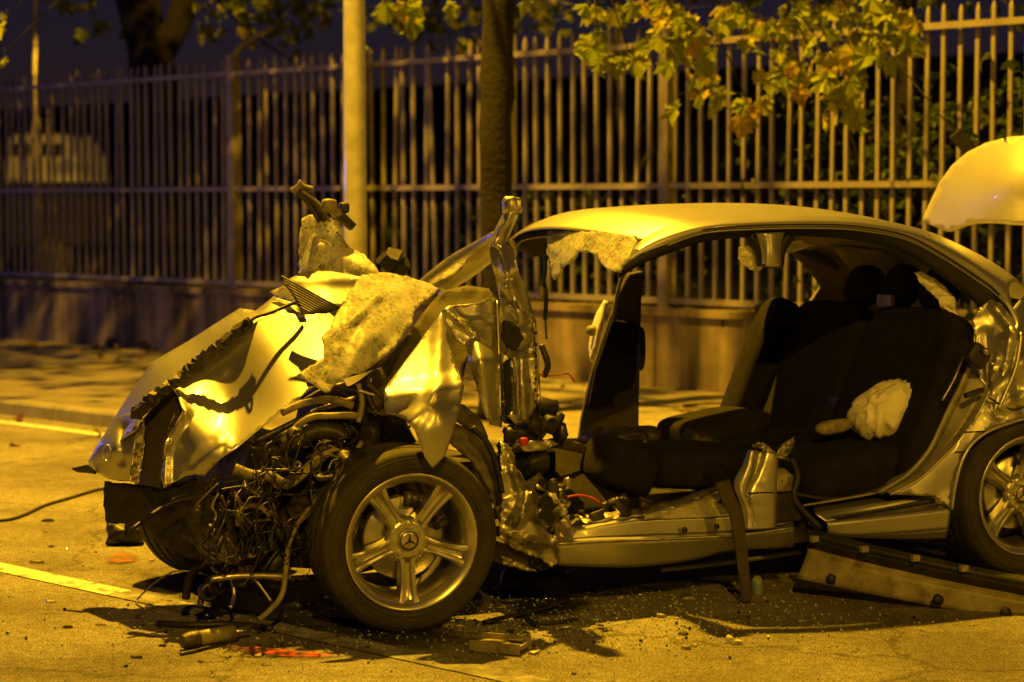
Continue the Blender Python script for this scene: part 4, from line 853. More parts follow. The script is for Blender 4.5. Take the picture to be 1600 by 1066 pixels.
# rear lip of the bonnet, cowl grille
panel('bonnet_rear_lip', [(422, 456), (440, 448), (452, 436), (480, 424), (515, 424), (550, 430), (580, 438), (575, 454), (545, 474), (525, 480), (500, 470), (478, 458), (462, 446)], [(422, 456, 1.0), (452, 436, .95), (480, 424, .95), (515, 424, .86), (580, 438, .64), (545, 474, .62), (478, 458, .8)], 'paint', car, step=6, amp=.003, wl=60, seed=9, folds=((450, 438, 560, 434, .03, 14),))
panel('bonnet_corner', [(422, 456), (446, 446), (464, 452), (476, 462), (466, 474), (448, 470), (430, 464)], [(422, 456, .98), (464, 452, .8), (448, 470, .8)], 'bare', car, step=4, amp=.008, wl=16, seed=4)
gr = panel('cowl_grille', [(448, 436), (464, 446), (490, 462), (516, 474), (530, 482), (510, 490), (485, 490), (466, 478), (456, 458), (442, 444)], [(448, 436, .7), (530, 482, .5), (485, 490, .5)], 'seal', car, step=7, amp=0)
for k in range(9):
    t = k / 8; p0 = Vector((440 + 26 * t, 432 + 46 * t, .64 - .1 * t)); p1 = Vector((532 - 44 * t, 482 + 8 * t, .47))
    MB().tube([C(*p0), C(*((p0 + p1) / 2)), C(*p1)], .004, 4, 2).build('slat', 'plastic', gr)
# ---------------------------------------------------------------- windscreen remains over the engine bay
panel('windscreen_glass', [(472, 342), (484, 336), (506, 338), (526, 344), (534, 358), (535, 376), (548, 388), (558, 393), (570, 398), (580, 410), (588, 418), (594, 432), (575, 438), (545, 432), (510, 426), (482, 426), (468, 432), (468, 400), (469, 365)],
      [(472, 342, 1.12), (526, 344, 1.0), (535, 376, .98), (594, 432, .7), (510, 426, .9), (468, 432, 1.05), (490, 385, 1.02)], 'glassc', car, step=5, amp=.012, wl=40, jag=1.3, seed=11, thick=.006, folds=((480, 425, 500, 385, .05, 18), (500, 385, 580, 425, .03, 16)))
panel('windscreen_glass', [(556, 440), (566, 430), (585, 429), (605, 427), (635, 432), (660, 440), (684, 451), (672, 464), (655, 478), (646, 488), (645, 505), (630, 520), (620, 538), (600, 556), (580, 572), (566, 583), (550, 585), (528, 596), (516, 612), (504, 610), (490, 600), (464, 586), (480, 576), (505, 560), (505, 552), (506, 540), (502, 528), (516, 515), (520, 500), (540, 470), (550, 452)],
      [(556, 440, .6), (605, 427, .66), (684, 451, .55), (645, 505, .35), (600, 556, .2), (566, 583, .16), (504, 610, .12), (464, 586, .16), (505, 545, .24), (520, 500, .36), (590, 490, .36), (550, 552, .2)], 'glassc', car, step=5, amp=.012, wl=46, jag=1.5, seed=13, thick=.006, folds=((550, 500, 590, 462, .035, 12), (590, 462, 640, 455, .02, 14), (570, 575, 640, 500, -.02, 20), (540, 590, 570, 530, .03, 16)))
# wiper linkage and brackets sticking up
for i, (dx, dd) in enumerate(((0, 0), (9, -.02), (16, -.04))):
    pipe('wiper_rail', [(462 + dx * .6, 294 + i * 2, 1.1 + dd), (482 + dx, 318, 1.08 + dd), (500 + dx, 346, 1.05 + dd)], .011 if i < 2 else .006, 'plastic' if i < 2 else 'hose', 4, 6)
panel('wiper_bracket', [(454, 296), (464, 290), (468, 282), (476, 290), (490, 293), (489, 299), (476, 300), (470, 296), (460, 304)], [(454, 296, 1.08), (490, 293, 1.05)], 'hose', car, step=4, amp=.01, wl=10, seed=3, thick=.01)
MB().box(C(524, 332, 1.0), (.1, .05, .025), Matrix.Rotation(math.radians(42), 3, 'Y')).build('mirror_bracket', 'hose', car, False)
MB().box(C(541, 346, .98), (.07, .04, .03), Matrix.Rotation(math.radians(42), 3, 'Y')).build('mirror_bracket', 'plastic', car, False)
blob('mirror_bracket', C(514, 322, 1.0), (.05, .05, .05), 'hose', car, e=.6, amp=.15, wl=.03)
blob('mirror_bracket', C(537, 325, 1.0), (.04, .05, .045), 'plastic', car, e=.6)
pipe('glass_trim', [(526, 362, .97), (538, 378, .96), (544, 388, .95)], .005, 'hose', 3, 6)
for k, (x, y) in enumerate(((604, 410), (616, 404), (624, 416))): MB().box(C(x, y, .85), (.06, .06, .05), Euler((.3, .7, k)).to_matrix()).build('relay_box', 'plastic', car, False)
# ---------------------------------------------------------------- bent A pillars
loft('a_pillar', [[(655, 440, .95), (700, 404, .86), (745, 378, .7), (772, 362, .55)], [(662, 446, .93), (710, 412, .82), (752, 384, .66), (780, 366, .5)], [(690, 452, .95), (725, 428, .84), (762, 402, .68), (786, 382, .52)], [(684, 462, 1.0), (730, 436, .9), (770, 406, .72), (790, 386, .56)]], 'paint', car, nu=24, nv=4, hard=False, amp=.004, wl=30, thick=.012)
panel('glass_sliver', [(664, 447), (700, 422), (728, 405), (722, 420), (700, 440), (684, 450)], [(664, 447, .9), (728, 405, .72), (684, 450, .9)], 'glassc', car, step=4, amp=.006, wl=14, jag=1, seed=3)
loft('pillar_tip', [[(764, 383, .3), (774, 358, .28), (786, 334, .26), (792, 320, .25), (797, 312, .25)], [(770, 382, .24), (782, 358, .22), (794, 336, .2), (800, 322, .2), (803, 312, .21)], [(784, 384, .24), (794, 362, .22), (803, 342, .2), (809, 328, .2), (808, 316, .22)], [(790, 384, .31), (798, 364, .29), (806, 344, .27), (811, 330, .26), (809, 318, .25)]], 'paint', car, nu=24, nv=4, hard=False, amp=.008, wl=18, seed=5)
blob('pillar_tip_stub', C(800, 322, .23), (.06, .06, .06), 'bare', car, e=.7, amp=.2, wl=.025)
panel('a_pillar_base', [(764, 384), (776, 380), (792, 378), (802, 390), (806, 410), (812, 430), (822, 450), (830, 480), (838, 505), (836, 530), (840, 560), (842, 590), (840, 610), (834, 640), (824, 660), (806, 664), (792, 650), (786, 620), (786, 580), (780, 540), (778, 505), (782, 475), (776, 440), (768, 410)],
      [(764, 384, .28), (802, 390, .26), (812, 430, .24), (838, 505, .24), (842, 590, .22), (824, 660, .2), (792, 650, .22), (780, 540, .24), (776, 440, .26), (795, 430, .18), (812, 510, .16), (815, 600, .16)], 'paint', car, step=5, amp=.004, wl=60, seed=17, thick=.004,
      folds=((780, 390, 815, 500, .035, 10), (800, 480, 838, 500, .03, 9), (790, 520, 830, 545, -.04, 14), (815, 560, 818, 650, .04, 10), (830, 500, 838, 610, .03, 8), (800, 560, 800, 640, -.03, 10)))
panel('pillar_tongue', [(796, 372), (804, 378), (808, 395), (806, 404), (800, 398), (797, 386)], [(796, 372, .3), (806, 404, .28)], 'hose', car, step=4, amp=.004, wl=14)
for x, y in ((791, 438), (799, 437), (790, 448)): blob('rivet', C(x, y, .17), (.018, .018, .018), 'steel', car, e=.8)
panel('hinge_bracket', [(786, 498), (806, 490), (828, 500), (832, 520), (826, 545), (806, 548), (790, 540)], [(786, 498, .2), (828, 500, .17), (806, 548, .18), (808, 520, .13)], 'bare', car, step=4, amp=.009, wl=26, seed=19)
panel('hole_shade_sheet', [(786, 500), (796, 502), (812, 512), (818, 530), (806, 548), (790, 544), (784, 525)], [(786, 500, .155), (812, 512, .12), (806, 548, .14)], 'seal', car, step=4, amp=.004, wl=12, jag=1.6, seed=61, thick=.002)  # dark sheet laid on the pillar for the shade in a hole
panel('hole_shade_sheet', [(786, 566), (798, 560), (801, 600), (802, 642), (790, 650), (787, 610)], [(786, 566, .17), (798, 560, .145), (790, 650, .15)], 'seal', car, step=4, amp=.003, wl=12, jag=1.2, seed=62, thick=.002)  # dark sheet for the shaded gap along the pillar
pipe('torn_flange', [(803, 556, .13), (808, 590, .12), (809, 625, .12), (812, 655, .14)], .005, 'bare', 5, 6)
pipe('torn_flange', [(834, 505, .16), (839, 545, .15), (840, 590, .15), (834, 640, .15)], .005, 'bare', 5, 6)
for k in range(7): blob('spot_weld', C(838 - k * .3, 520 + k * 18, .145), (.012, .01, .012), 'plastic', car, e=.8, n=8)
# ---------------------------------------------------------------- torn front wing
panel('wing_flap', [(690, 488), (700, 516), (704, 545), (712, 572), (725, 604), (718, 640), (708, 678), (695, 712), (676, 732), (664, 716), (656, 694), (648, 672), (634, 656), (618, 649), (602, 646), (600, 628), (602, 606), (622, 580), (648, 545), (670, 515)],
      [(690, 488, .24), (704, 545, .12), (725, 604, -.02), (708, 678, -.12), (676, 732, -.12), (648, 672, -.1), (602, 640, .02), (602, 606, .08), (648, 545, .18), (665, 600, .02), (680, 660, -.13)], 'paint', car, step=6, amp=.003, wl=55, seed=21, folds=((602, 620, 720, 602, .03, 22), (690, 495, 680, 640, .02, 18), (640, 660, 690, 600, .02, 16)))
panel('wing_strip', [(690, 486), (702, 478), (720, 476), (746, 474), (764, 466), (775, 466), (778, 490), (780, 540), (781, 590), (782, 640), (784, 668), (768, 664), (758, 650), (750, 625), (744, 600), (736, 575), (730, 550), (728, 540), (718, 536), (708, 522), (700, 508)],
      [(690, 486, .2), (720, 476, .2), (764, 466, .22), (775, 466, .26), (779, 540, .16), (782, 650, .1), (758, 650, .06), (744, 600, .08), (730, 545, .14), (700, 508, .18), (760, 560, .06)], 'paint', car, step=5, amp=.003, wl=40, seed=23, folds=((700, 485, 740, 520, .02, 9), (715, 505, 770, 500, .018, 8), (745, 540, 765, 650, .025, 14), (775, 480, 778, 650, -.02, 6)))
pipe('wing_fold_edge', [(777, 470, .2), (779, 540, .14), (782, 650, .08)], .004, 'paint', 5, 6)
panel('arch_liner_front', [(706, 630), (724, 632), (750, 655), (762, 684), (740, 678), (715, 660), (702, 645)], [(706, 630, .14), (762, 684, .1), (715, 660, .12)], 'plastic', car, step=6, amp=.006, wl=30, thick=.01)
panel('wheel_liner', [(700, 655), (735, 672), (762, 695), (778, 730), (786, 780), (784, 830), (776, 800), (760, 760), (735, 720), (700, 690)], [(700, 655, .16), (762, 695, .12), (786, 780, .14), (735, 720, .2)], 'primer', car, step=6, amp=.008, wl=30, thick=.006, seed=3)
pipe('liner_edge', [(738, 668, .08), (760, 690, .07), (775, 725, .07), (784, 770, .08)], .012, 'seal', 5, 8)
panel('crumpled_sill_end', [(782, 690), (800, 700), (806, 730), (822, 752), (842, 738), (852, 750), (866, 752), (876, 770), (884, 790), (884, 815), (900, 830), (892, 850), (876, 878), (862, 886), (842, 872), (820, 864), (800, 856), (780, 840), (782, 800), (784, 760)],
      [(782, 690, .16), (806, 730, .14), (842, 738, .2), (884, 790, .2), (900, 830, .1), (862, 886, .05), (800, 856, .08), (782, 780, .12), (830, 800, .06)], 'bare', car, step=4, amp=.017, wl=40, jag=1.6, seed=29, smooth=True, folds=((842, 745, 810, 820, .04, 10), (800, 840, 850, 850, .04, 9), (790, 700, 812, 760, .03, 12), (850, 800, 880, 840, .04, 10)))
panel('hole_shade_sheet', [(842, 780), (852, 772), (864, 778), (862, 796), (868, 812), (858, 822), (848, 812), (838, 808), (846, 794)], [(842, 780, .05), (864, 778, .08), (858, 822, .03)], 'seal', car, step=3, amp=.004, wl=9, jag=1.8, seed=63, thick=.002)  # jagged dark sheet for the shade inside the sill's hole
panel('torn_wing_scrap', [(782, 868), (800, 874), (826, 886), (840, 894), (815, 890), (786, 882)], [(782, 868, .02), (840, 894, .02)], 'bare', car, step=4, amp=.01, wl=14, jag=1, seed=3)
panel('torn_wing_scrap', [(790, 846), (815, 866), (840, 880), (855, 872), (868, 880), (850, 892), (820, 886), (796, 868)], [(790, 846, .12), (868, 880, .1)], 'grime', car, step=4, amp=.014, wl=14, jag=1, seed=8)
rr = random.Random(31)
for k in range(34):
    x = rr.uniform(845, 888); y = rr.uniform(752, 850) ; blob('torn_metal_shred', C(x, y, rr.uniform(.08, .2)), (rr.uniform(.015, .05), rr.uniform(.01, .03), rr.uniform(.015, .05)), rr.choice(['bare', 'bare', 'grime', 'plastic']), car, e=.6, n=10, amp=.35, wl=.015, seed=k, R=Euler((rr.random() * 3, rr.random() * 3, 0)).to_matrix())
for k in range(16):
    x = rr.uniform(885, 1010); y = 828 - (x - 885) * .2 - rr.uniform(0, 26); blob('torn_metal_shred', C(x, y, rr.uniform(.14, .3)), (rr.uniform(.015, .07), rr.uniform(.01, .04), rr.uniform(.01, .03)), rr.choice(['grime', 'plastic', 'plastic', 'seal']), car, e=.3, n=10, amp=.4, wl=.015, seed=k + 90, R=Euler((rr.random() * 3, rr.random() * 3, 0)).to_matrix())
# hanging loom
rr = random.Random(5)
pipe('green_wire', [(850, 392, 1.1), (852, 420, 1.1), (848, 445, 1.1), (853, 470, 1.1), (851, 500, 1.1)], .01, 'green', 6, 6); pipe('green_wire', [(856, 400, 1.1), (850, 430, 1.09), (855, 460, 1.1), (852, 490, 1.1), (854, 530, 1.1)], .005, 'green', 6, 6)
blob('wire_plug', C(847, 456, 1.1), (.03, .03, .05), 'hose', car, e=.6)
pipe('copper_wire', [(838, 584, .22), (860, 587, .24), (885, 584, .26), (892, 588, .26), (898, 597, .26)], .0035, 'copper', 6, 6)
pipe('thin_wire', [(842, 580, .2), (844, 620, .2), (843, 660, .2)], .002, 'seal', 4, 5)
pipe('red_wire', [(885, 777, .25), (905, 774, .24), (925, 778, .22), (937, 786, .2)], .004, 'red', 6, 6); blob('red_connector', C(818, 690, .2), (.03, .03, .03), 'red', car, e=.5)
# dashboard and hinge clutter behind the pillar
for k in range(46):
    x = rr.gauss(825, 20); y = rr.uniform(620, 730); blob('dashboard_scrap', C(x, y, rr.uniform(.25, .6)), (rr.uniform(.02, .09), rr.uniform(.03, .08), rr.uniform(.02, .06)), rr.choice(['plastic', 'plastic', 'grime', 'seal', 'grime']), car, e=.4, n=10, amp=.3, wl=.03, seed=k, R=Euler((rr.random() * 3, rr.random() * 3, 0)).to_matrix())
panel('dashboard_beam', [(840, 690), (866, 684), (900, 690), (930, 700), (920, 712), (870, 700), (842, 704)], [(840, 690, .5), (930, 700, .55)], 'trim', car, step=5, amp=.012, wl=20)
panel('hinge_plate', [(806, 694), (830, 688), (860, 688), (872, 694), (850, 704), (820, 706)], [(806, 694, .2), (872, 694, .22)], 'bare', car, step=4, amp=.012, wl=14, seed=4)
pipe('side_airbag_lead', [(846, 540, .24), (852, 556, .22), (856, 572, .22), (850, 588, .24)], .012, 'plastic', 5, 6)
# cut seat belt hanging over the sill
V = []
bl = [(1128, 752, .05), (1136, 775, .02), (1148, 800, .0), (1154, 830, -.01), (1158, 860, -.02), (1162, 895, -.03), (1165, 925, -.05), (1168, 940, -.06)]
loft('seat_belt', [[(x - 11 + i * .6, y + 3, d) for i, (x, y, d) in enumerate(bl)], [(x + 12 - i * .6, y - 3, d - .012) for i, (x, y, d) in enumerate(bl)]], 'trim', car, nu=40, nv=4, amp=.006, wl=20, thick=.003)
# ---------------------------------------------------------------- engine bay
MB().box((-.28, .62, .42), (.55, .5, .42), Euler((.1, .15, .2)).to_matrix()).build('engine_block', 'grime', car, False)
blob('engine_cover', (-.12, .66, .52), (.5, .5, .16), 'plastic', car, e=.5, amp=.05, wl=.1, R=Matrix.Rotation(.35, 3, 'Y'))
panel('radiator_support', [(164, 752), (200, 756), (256, 764), (300, 748), (330, 742), (360, 760), (380, 800), (380, 850), (330, 880), (290, 870), (250, 850), (222, 812), (196, 846), (196, 818), (168, 818), (162, 790)], [(164, 752, 1.0), (256, 764, .8), (330, 742, .6), (380, 850, .5), (290, 870, .7), (196, 846, .95), (162, 790, 1.0)], 'seal', car, step=7, amp=.014, wl=44, jag=1.5, seed=41, thick=.01)
panel('bumper_foam', [(112, 732), (138, 726), (150, 740), (136, 738), (122, 737)], [(112, 732, 1.12), (150, 740, 1.05)], 'plastic', car, step=4, amp=.006, wl=16, thick=.01)
for k in range(9):
    x0 = 330 + k * 22; panel('bracket_plate', [(x0, 770 + (k * 37) % 50), (x0 + 18, 766 + (k * 37) % 50), (x0 + 22, 826 + (k * 53) % 60), (x0 + 4, 830 + (k * 53) % 60)], [(x0, 770, .45 - .03 * (k % 3)), (x0 + 20, 830, .36)], rr.choice(['grime', 'plastic', 'grime', 'trim']), car, step=6, amp=.018, wl=18, jag=1, seed=50 + k)
panel('headlamp_shell', [(480, 810), (510, 800), (530, 830), (532, 862), (516, 880), (490, 870), (478, 845)], [(480, 810, .28), (530, 830, .22), (516, 880, .24), (500, 840, .16)], 'plastic', car, step=5, amp=.006, wl=40, thick=.006)
panel('inner_arch', [(560, 640), (600, 650), (634, 660), (650, 690), (630, 700), (590, 706), (540, 690)], [(560, 640, .3), (650, 690, .24), (540, 690, .34)], 'seal', car, step=7, amp=.01, thick=.01)
panel('suspension_tower', [(520, 706), (560, 700), (590, 716), (612, 720), (600, 750), (575, 760), (566, 800), (552, 850), (534, 860), (538, 800), (520, 760)], [(520, 706, .2), (612, 720, .06), (566, 800, .02), (534, 860, .04), (560, 740, .04)], 'grime', car, step=5, amp=.014, wl=26, seed=44)
panel('inner_wing', [(500, 628), (560, 596), (600, 566), (640, 520), (668, 480), (690, 456), (730, 446), (768, 452), (778, 480), (760, 520), (730, 560), (720, 610), (660, 650), (600, 668), (540, 670)], [(500, 628, .5), (600, 566, .5), (690, 456, .62), (768, 452, .55), (730, 560, .36), (660, 650, .32), (540, 670, .42)], 'trim', car, step=8, amp=.016, wl=40, seed=71)
for k in range(70):
    x = rr.uniform(335, 575); t = (x - 335) / 240; y = rr.uniform(730 - 110 * t, 850 - 60 * t); q = [(x, y, rr.uniform(.12, .3))]
    for j in range(4): q.append((q[-1][0] + rr.gauss(-4, 13), q[-1][1] + abs(rr.gauss(14, 12)), q[-1][2] + rr.gauss(0, .02)))
    pipe('loose_wire', q, rr.uniform(.0018, .0045), rr.choice(['seal', 'plastic', 'grime', 'trim', 'seal', 'plastic']), 5, 5)
# traced hoses and bars
H = [([(366, 732, .3), (392, 742, .28), (420, 744, .26), (448, 756, .24), (470, 742, .24), (492, 722, .26), (506, 710, .28)], .019, 'hose'), ([(490, 722, .25), (515, 705, .25), (545, 712, .22), (575, 712, .2), (612, 706, .16)], .024, 'hose'),
     ([(566, 690, .16), (540, 730, .16), (505, 770, .18), (470, 810, .2), (452, 850, .2), (447, 890, .2), (440, 930, .18), (420, 955, .15), (404, 968, .12)], .010, 'hose'), ([(545, 700, .18), (515, 745, .18), (480, 790, .2), (455, 835, .2), (448, 870, .2)], .008, 'grime'),
     ([(440, 645, .3), (480, 628, .3), (520, 625, .28), (552, 634, .26)], .014, 'hose'), ([(440, 690, .32), (480, 655, .3), (520, 650, .28), (560, 650, .26)], .013, 'hose'), ([(398, 690, .36), (450, 665, .34), (500, 640, .32), (560, 622, .3)], .012, 'grime'),
     ([(330, 905, .3), (370, 900, .28), (420, 900, .26), (452, 902, .25)], .012, 'bare'), ([(352, 880, .3), (375, 872, .3), (400, 866, .28)], .010, 'hose'), ([(290, 935, .5), (298, 900, .48), (320, 880, .45), (350, 870, .42), (378, 872, .4)], .016, 'grime'),
     ([(330, 900, .4), (318, 925, .4), (312, 948, .38)], .012, 'grime'), ([(395, 900, .3), (410, 920, .28), (424, 940, .26)], .006, 'steel'), ([(360, 895, .36), (366, 930, .34), (360, 950, .3)], .007, 'steel'),
     ([(342, 770, .34), (332, 790, .34), (338, 805, .34), (330, 830, .34), (340, 845, .36)], .005, 'bare'), ([(366, 768, .34), (374, 785, .33), (372, 800, .33), (364, 804, .33)], .006, 'hose'), ([(420, 770, .3), (430, 800, .3), (425, 840, .3)], .006, 'bare'),
     ([(480, 600, .26), (520, 590, .26), (560, 580, .26), (600, 566, .24)], .012, 'grime'), ([(455, 640, .3), (500, 612, .3), (540, 600, .28)], .009, 'grime'), ([(560, 600, .24), (566, 630, .22), (560, 660, .22)], .01, 'hose'), ([(580, 590, .24), (576, 620, .22), (585, 640, .2)], .012, 'grime'),
     ([(560, 610, .22), (590, 618, .2), (605, 612, .18)], .006, 'bare'), ([(575, 600, .2), (600, 625, .18), (590, 640, .2)], .01, 'grime')]
for P, r, m in H: pipe('hose' if m in ('hose', 'grime') else 'rod', P, r, m, 6, 8)
for k in range(70):
    x = rr.uniform(325, 600); t = (x - 270) / 330; y = rr.uniform(760 - 140 * t, 930 - 110 * t); d = rr.uniform(.22, .6); q = [(x, y, d)]
    for j in range(3): q.append((q[-1][0] + rr.gauss(0, 22), q[-1][1] + rr.gauss(8, 16), q[-1][2] + rr.gauss(0, .04)))
    pipe('cable', q, rr.uniform(.003, .011), rr.choice(['plastic', 'plastic', 'grime', 'bare', 'seal', 'hose']), 5, 6)
for k in range(60):
    x = rr.uniform(330, 600); t = (x - 280) / 320; y = rr.uniform(770 - 150 * t, 950 - 140 * t)
    blob('engine_fragment', C(x, y, rr.uniform(.25, .6)), (rr.uniform(.02, .09), rr.uniform(.03, .08), rr.uniform(.02, .08)), rr.choice(['plastic', 'plastic', 'grime', 'seal', 'trim', 'plastic']), car, e=.5, n=12, amp=.22, wl=.03, seed=k, R=Euler((rr.random() * 3, rr.random() * 3, 0)).to_matrix())
rad = panel('radiator', [(372, 772), (440, 758), (446, 800), (440, 836), (384, 842)], [(372, 772, .62), (440, 758, .55), (384, 842, .62)], 'grime', car, step=8, amp=.01, wl=50, thick=.03)
for k in range(11): MB().tube([C(374 + k * 6.4, 774 - k * 1.3, .6 - k * .006), C(385 + k * 5.6, 838, .6 - k * .006)], .003, 4, 2).build('fin', 'bare', rad)
for (x, y, d, r) in ((405, 810, .4, .06), (438, 846, .36, .042), (366, 842, .42, .045), (470, 790, .32, .05)):
    pu = MB().lathe([(.0, -.012), (r * .35, -.016), (r * .4, -.006), (r * .85, -.004), (r, -.016), (r, -.008), (r * .93, 0), (r, .008), (r, .016), (0, .016)], 32, (0, 0, 0)); R_ = Euler((.3, 0, 1.1 + x * .01)).to_matrix(); pu.V = [C(x, y, d) + R_ @ v for v in pu.V]; sharp(pu.build('pulley', 'grime', car), 40)
b = MB(); P = smooth_path([C(*p) for p in ((440, 700, .34), (462, 690, .32), (490, 676, .3), (516, 674, .28), (540, 684, .26))], 14)
b.tube(P, [.03 + (.007 if q % 2 else 0) for q in range(len(P))], 12, 1); b.build('ribbed_intake_hose', 'plastic', car)
bev_ = MB().box(C(520, 636, .5), (.2, .17, .16), Euler((.1, .2, .15)).to_matrix()).build('battery', 'plastic', car, False); md = bev_.modifiers.new('bevel', 'BEVEL'); md.width = .012; md.segments = 2
for k in range(6): MB().lathe([(.006, -.008), (.016, -.008), (.016, .008), (.006, .008)], 12, C(400 + k * 32, 742 - k * 8 + (k % 2) * 22, .26), close=True).build('hose_clip', 'steel', car)
pipe('steering_rod', [(455, 905, .3), (520, 900, .3), (600, 880, .25)], .013, 'grime', 3, 8)
# spring and bushings hanging at the front
b = MB(); b.tube([C(330 + 40 * q / 60, 872 - 10 * q / 60, .3) + Vector((0, .022 * math.cos(q * .9), .022 * math.sin(q * .9))) for q in range(60)], .004, 5, 2); b.build('coil_spring', 'hose', car)
blob('drop_bolt', C(343, 848, .32), (.035, .035, .06), 'hose', car, e=.7)
for x, y in ((325, 925), (338, 915)): MB().lathe([(.02, -.02), (.034, -.02), (.034, .02), (.02, .02)], 16, C(x, y, .38), close=True).build('bushing', 'grime', car)
pipe('dangling_wire', [(168, 818, .98), (172, 835, .98), (178, 846, .98)], .003, 'seal', 4, 5); blob('dangling_plug', C(178, 843, .98), (.03, .03, .02), 'plastic', car, e=.6)
# ================================================================== LOOSE THINGS
cw = lambda px, py, d: F0 + CA * C(px, py, d).x + CI * d + Vector((0, 0, C(px, py, d).z))
# torn skirt panel leaning from the sill to the road
sk = empty('side_skirt_panel', F0, CROT, 'detached side skirt panel leaning from the sill down to the road', 'car panel')
top = [(1262, 833, -.06), (1330, 851, -.2), (1420, 872, -.36), (1520, 893, -.52), (1640, 916, -.7)]; bot = [(1246, 904, -.05), (1330, 922, -.2), (1420, 940, -.36), (1520, 958, -.52), (1640, 981, -.68)]
up = [(x - 4, y - 8, d + .05) for x, y, d in top]
loft('face', [bot, [(x, y + (30 if True else 0), d + .012) for x, y, d in top], [(x, y + 22, d + .03) for x, y, d in top]], 'hose', sk, nu=40, nv=5, hard=True, thick=.008, amp=.003, wl=40)
loft('top_channel', [[(x, y + 22, d + .03) for x, y, d in top], [(x, y + 8, d), ][:1] * 0 or [(x, y + 7, d + .005) for x, y, d in top], top, up], 'plastic', sk, nu=40, nv=3, hard=True, thick=.006)
for x, y, d in ((1272, 842, -.08), (1350, 858, -.24), (1430, 872, -.38), (1506, 888, -.5)): MB().box(C(x, y, d - .012), (.03, .02, .022)).build('clip', 'hose', sk, False)
for x, y, d in ((1298, 905, -.13), (1464, 937, -.45), (1570, 957, -.62)): MB().lathe([(0, -.02), (.018, -.018), (.022, 0)], 12, C(x, y, d - .005)).build('grommet', 'seal', sk)
# crumpled white bag  on the rear seat
o = blob('crumpled_airbag', (0, 0, 0), (.27, .2, .17), 'cloth', None, e=.8, n=84, amp=.15, wl=.05, seed=3, R=Euler((0, -.5, .3)).to_matrix()); o.location = cw(1383, 640, .36)
tag(o, 'crumpled white cloth airbag lying on the black rear seat', 'airbag')
o = blob('plastic_bottle', (0, 0, 0), (.17, .06, .055), 'hose', None, e=.8, n=32, amp=.1, wl=.05, seed=6, R=Euler((0, -.1, .5)).to_matrix()); o.location = cw(1303, 667, .42)
tag(o, 'crushed yellowish plastic bottle on the rear seat beside the white airbag', 'bottle')
# drink can under the sill
p = G(1183, 929); cn = empty('drink_can', p, 0, 'small bluish drink can standing by the hanging belt under the sill', 'can')
MB().tube([(0, 0, 0), (0, 0, .006), (0, 0, .05), (0, 0, .055)], [.019, .022, .022, .019], 14, 2).build('can_body', 'blue', cn); MB().lathe([(0, 0), (.018, 0)], 14).build('can_top', 'steel', cn).location = (0, 0, .0555)
tag(blob('bottle_cap', p + Vector((-.04, .0, .018)), (.03, .03, .035), 'copper', None, e=.6), 'small orange cap beside the bluish can', 'cap')
# shock absorber tube, rods
p0, p1 = G(285, 1003, .03), G(364, 990, .03)
sa = empty('shock_absorber', (p0.x, p0.y, 0), 0, 'pale metal shock absorber tube lying on the road in front of the engine', 'shock absorber'); q0 = Vector((0, 0, .03)); q1 = p1 - p0 + Vector((0, 0, .034))
MB().tube([q0.lerp(q1, .18), q1], .027, 16, 2).build('cylinder', 'hose', sa); sharp(MB().tube([q0, q0.lerp(q1, .12), q0.lerp(q1, .3)], [.022, .03, .03], 16, 2).build('end_cap', 'grime', sa)); MB().tube([q1, q1.lerp(q0, -.35)], .012, 10, 2).build('rod', 'steel', sa)
def lying(name, pts, r, m, label, cat, zc=None, n=8, flat=1.0):
    P = [G(x, y, zc or r) for x, y in pts]; b = MB().tube(P, r, n, 5, flat=flat); return tag(b.build(name, m), label, cat)
lying('black_rod', [(246, 974), (300, 977), (360, 976), (425, 982)], .012, 'plastic', 'long black rod lying on the road behind the pale shock absorber', 'rod')
lying('ground_cable', [(-40, 812), (5, 813), (35, 806), (70, 790), (110, 778), (150, 766), (172, 762)], .008, 'seal', 'thin black cable trailing over the road from the car nose', 'cable')
lying('trim_strip', [(758, 972), (800, 962), (850, 950), (884, 938)], .016, 'plastic', 'bent black trim strip on the road behind the front wheel', 'trim', flat=.5)
lying('trim_strip', [(812, 950), (826, 968), (840, 978)], .009, 'plastic', 'short forked black strip across the bent trim on the road', 'trim')
lying('trim_strip', [(838, 974), (870, 973), (902, 968)], .007, 'plastic', 'thin straight black strip beside the bent trim on the road', 'trim')
lying('bent_pipe', [(282, 1022), (310, 1016), (345, 1006), (372, 1000)], .006, 'grime', 'thin dark bent pipe in front of the shock absorber', 'pipe')
# grey plastic tray
tp = G(782, 1017); ty = empty('plastic_tray', tp, math.radians(-22), 'grey plastic cover piece with a notch lying on the sunlit road'.replace('sunlit ', ''), 'plastic piece')
MB().box((0, 0, .02), (.17, .1, .016)).build('body', 'hose', ty, False); MB().box((0, -.052, .022), (.18, .008, .036)).build('lip', 'hose', ty, False); MB().box((.0, .052, .024), (.18, .008, .044)).build('lip', 'hose', ty, False); MB().box((.05, .02, .036), (.05, .03, .006)).build('notch', 'plastic', ty, False)
